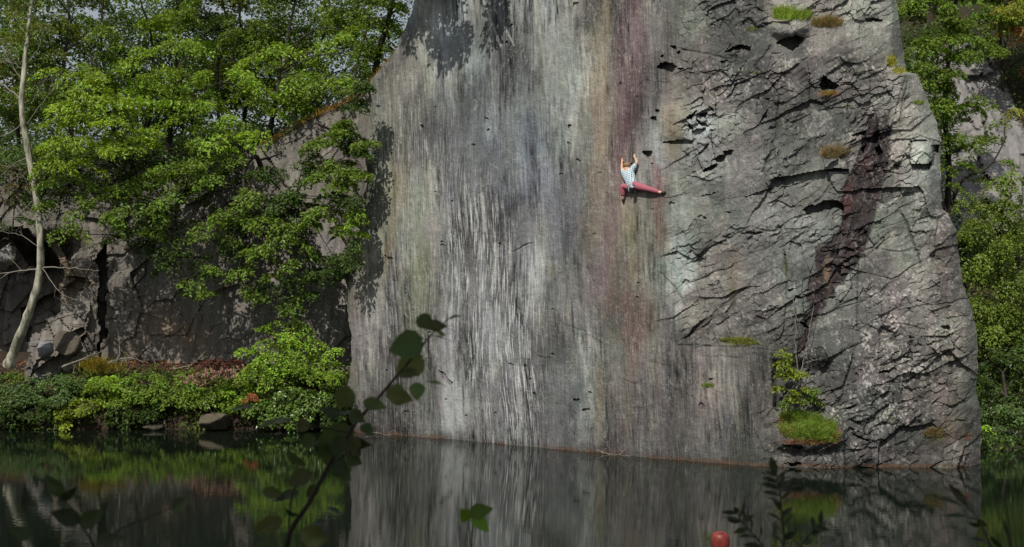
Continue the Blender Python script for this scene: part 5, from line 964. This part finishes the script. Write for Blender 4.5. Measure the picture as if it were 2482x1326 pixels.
near_plant('poplar_sapling', 'dark heart-leaved sapling arching up from the near bank across the water', [([(690, 1420, 0), (700, 1300, 0), (745, 1225, 0), (800, 1125, 0), (845, 1050, 0), (880, 1005, 0), (925, 955, 0), (975, 895, 0), (1015, 850, 0), (1050, 805, 0), (1088, 772, 0)], .0062, .0012),
     ([(700, 1300, 0), (702, 1230, .02), (715, 1180, .03), (735, 1140, .03)], .0028, .001), ([(845, 1050, 0), (800, 1040, .03), (740, 1030, .04), (690, 1022, .04)], .0018, .0008), ([(800, 1125, 0), (840, 1100, .02), (862, 1075, .03)], .0018, .0008)],
    [(1088, 772, 1122, 764, 26, 'heart', 'u', 0), (1016, 768, 1052, 800, 46, 'heart', 'f', 0), (1040, 790, 1085, 790, 36, 'heart', 'f', .0), (1050, 815, 1094, 824, 24, 'heart', 'u', 0),
     (1020, 828, 940, 850, 82, 'heart', 'f', 0), (1022, 870, 958, 900, 78, 'heart', 'f', -.02), (1008, 900, 960, 912, 30, 'heart', 'f', 0), (1035, 924, 1084, 934, 24, 'heart', 'u', .02), (955, 935, 970, 985, 62, 'heart', 'd', .02), (1012, 930, 1010, 972, 44, 'heart', 'f', 0), (950, 955, 1000, 970, 50, 'heart', 'f', .02),
     (848, 945, 818, 992, 56, 'heart', 'f', 0), (885, 975, 938, 988, 38, 'heart', 'f', .02), (870, 1000, 795, 1008, 46, 'heart', 'u', -.02), (850, 1000, 885, 1024, 40, 'heart', 'f', 0), (895, 1000, 915, 1012, 20, 'heart', 'u', 0), (610, 985, 552, 992, 34, 'heart', 'u', .1),
     (700, 1018, 620, 1030, 40, 'heart', 'u', .05), (745, 1022, 715, 1045, 40, 'heart', 'f', .05), (850, 1045, 760, 1080, 74, 'heart', 'f', -.02), (830, 1060, 800, 1110, 50, 'heart', 'd', 0), (862, 1062, 850, 1104, 40, 'heart', 'f', .02), (868, 1080, 872, 1108, 26, 'heart', 'd', .02),
     (810, 1120, 850, 1165, 50, 'heart', 'f', 0), (745, 1145, 700, 1175, 48, 'heart', 'f', .03), (720, 1195, 660, 1212, 44, 'heart', 'u', .03), (790, 1228, 834, 1250, 20, 'lance', 'u', 0), (680, 1260, 606, 1292, 46, 'heart', 'f', .05), (735, 1290, 800, 1316, 60, 'heart', 'f', .02), (640, 1190, 690, 1200, 34, 'heart', 'f', .04), (820, 1010, 775, 985, 34, 'heart', 'f', .03), (880, 1030, 905, 1056, 34, 'heart', 'f', 0), (800, 1080, 770, 1110, 44, 'heart', 'd', .02), (845, 1110, 880, 1125, 34, 'heart', 'f', .02), (790, 1100, 820, 1140, 40, 'heart', 'f', .05), (760, 1060, 730, 1085, 44, 'heart', 'f', .04), (850, 1070, 900, 1080, 36, 'heart', 'f', .03), (700, 1100, 740, 1130, 40, 'heart', 'd', .05), (770, 1180, 740, 1205, 34, 'heart', 'f', .03), (720, 1250, 690, 1235, 36, 'heart', 'd', .03), (660, 1320, 610, 1335, 44, 'heart', 'f', .03), (760, 1270, 800, 1260, 26, 'heart', 'u', .03), (980, 890, 1010, 912, 30, 'heart', 'd', .02), (1060, 798, 1080, 815, 26, 'heart', 'd', 0)], 1)
near_plant('broadleaf_shoot', 'lone lobed green leaf shoot rising from the near bank at centre', [([(1150, 1450, 0), (1146, 1360, 0), (1140, 1300, 0), (1136, 1260, 0)], .0016, .0008)],
    [(1136, 1258, 1116, 1234, 40, 'heart', 'f', 0), (1142, 1244, 1196, 1232, 44, 'heart', 'f', 0), (1150, 1250, 1184, 1290, 40, 'heart', 'f', 0), (1120, 1345, 1060, 1322, 40, 'heart', 'u', 0)], 2, group=NG, cg=(.085, .16, .02))
def pair_leaves(P, n, L, w, sd, y0=0):
    r = np.random.default_rng(sd); out = []; P = np.array(P, float); Q = smooth_line(P, 60)
    for k in range(n):
        i = int(4 + (55 - 4) * k / max(1, n - 1)); t = Q[min(i + 1, 59)] - Q[i - 1]; t = t / np.linalg.norm(t); s = 1 if k % 2 else -1; nrm = np.array([-t[1], t[0]]) * s; dr = t * .65 + nrm * .8 + r.normal(0, .18, 2); dr /= np.linalg.norm(dr); q = Q[i]
        out.append((q[0], q[1], q[0] + dr[0] * L * r.uniform(.7, 1.2), q[1] + dr[1] * L * r.uniform(.7, 1.2), w * r.uniform(.7, 1.2), 'lance', 'ufs'[r.integers(0, 3)], 0))
    return out
sA = [(1900, 1330), (1897, 1250), (1890, 1190), (1882, 1150)]
near_plant('leafy_shoot', 'tallest narrow-leaved shoot in front of the lower grass ledge', [([(1903, 1440, 0)] + [(x, y, 0) for x, y in sA] + [(1878, 1140, 0)], .0028, .001)], pair_leaves(sA, 17, 40, 13, 1) + [(1880, 1150, 1868, 1106, 17, 'lance', 'f', 0), (1884, 1165, 1852, 1158, 10, 'lance', 'u', 0), (1890, 1190, 1945, 1172, 11, 'lance', 'u', 0)], 3, group=NG)
sB = [(1850, 1330), (1825, 1295), (1800, 1268), (1786, 1240)]
near_plant('leafy_shoot', 'low spreading shoot with crossed leaves just above the buoy', [([(1860, 1420, 0)] + [(x, y, 0) for x, y in sB], .0022, .001)], pair_leaves(sB, 9, 42, 13, 2) + [(1788, 1246, 1780, 1228, 12, 'lance', 'f', 0), (1798, 1262, 1752, 1250, 12, 'lance', 'u', 0), (1800, 1264, 1828, 1248, 12, 'lance', 'f', 0)], 4, group=NG)
sC = [(1935, 1340), (1960, 1300), (1978, 1280), (2005, 1262)]
near_plant('leafy_shoot', 'short dark shoot at the foot of the tallest narrow-leaved one', [([(1925, 1430, 0)] + [(x, y, 0) for x, y in sC], .002, .0008)], pair_leaves(sC, 8, 34, 11, 5), 6, group=NG)
near_plant('willow_shoot', 'arching shoot with three long curved leaves near the far corner of the slab', [([(2440, 1430, 0), (2405, 1330, 0), (2385, 1285, 0), (2372, 1258, 0), (2345, 1225, 0)], .0028, .001)],
    [(2345, 1226, 2298, 1170, 16, 'lance', 'f', 0), (2360, 1240, 2266, 1196, 17, 'lance', 'u', 0), (2372, 1258, 2280, 1244, 13, 'lance', 'u', 0), (2380, 1272, 2346, 1270, 15, 'lance', 'd', 0), (2366, 1258, 2392, 1276, 18, 'lance', 'd', 0), (2400, 1320, 2350, 1300, 14, 'lance', 'u', 0), (2400, 1300, 2430, 1330, 16, 'lance', 'd', 0)], 7, group=NG)
near_plant('grass_stalk', 'single long grass stalk curving over the dark corner water', [([(2460, 1430, 0), (2452, 1330, 0), (2442, 1240, 0), (2425, 1150, 0), (2405, 1120, 0)], .0016, .0006)], [(2452, 1330, 2430, 1250, 7, 'lance', 'f', 0)], 8, group=NG)
near_plant('shade_leaved_shoot', 'dim broad-leaved shoot under the reflection of the birch', [([(250, 1430, 0), (230, 1330, 0), (190, 1260, 0), (150, 1200, 0)], .003, .001), ([(230, 1330, 0), (300, 1280, 0), (420, 1230, 0)], .002, .0008)],
    [(190, 1262, 120, 1240, 50, 'heart', 'f', 0), (200, 1270, 250, 1235, 50, 'heart', 'f', 0), (150, 1200, 110, 1150, 40, 'heart', 'f', 0), (215, 1300, 150, 1310, 50, 'heart', 'u', 0), (240, 1320, 300, 1300, 50, 'heart', 'f', 0), (420, 1232, 460, 1206, 36, 'heart', 'f', 0), (150, 1210, 190, 1180, 34, 'heart', 'd', 0), (70, 1300, 20, 1280, 40, 'heart', 'f', 0)], 9, d0=2.7, group=NG, cg=(.02, .036, .012))
def shade_tree():  # added out of view, to keep the sun off the near shoots
    root = empty('added_shade_tree', (-4.5, -6, 3.7), 'unseen tree added behind the camera to shade the near shoots', 'tree'); r = np.random.default_rng(77); mb = MB()
    T = smooth_line([(-4.5, -6, 3.4), (-4.2, -5.6, 6), (-3.4, -4.4, 9), (-2.2, -2.6, 11.5)], 16); mb.add(*tube(T, np.linspace(.32, .16, 16), 12)); cr = Crown(78)
    for _ in range(130):
        p = np.array([-1.4, -1.0, 10.0]) + unit(r.normal(size=3)) * r.random() ** .4 * [3.6, 3.0, 1.5]
        cr.clump(p, .7, 46, p - [-1.4, -1, 9], G['mid'], .24)
    for _ in range(14): limb(mb, T[r.integers(8, 16)], np.array([-1.4, -1, 10]) + r.normal(0, 1, 3) * [2, 1.6, .6], .06, .015, r)
    mb.build('trunk', M_bark, root, True); cr.build('crown', M_leaf, root)
shade_tree()
for _o in list(bpy.data.objects):
    if '_w' in _o: del _o['_w']
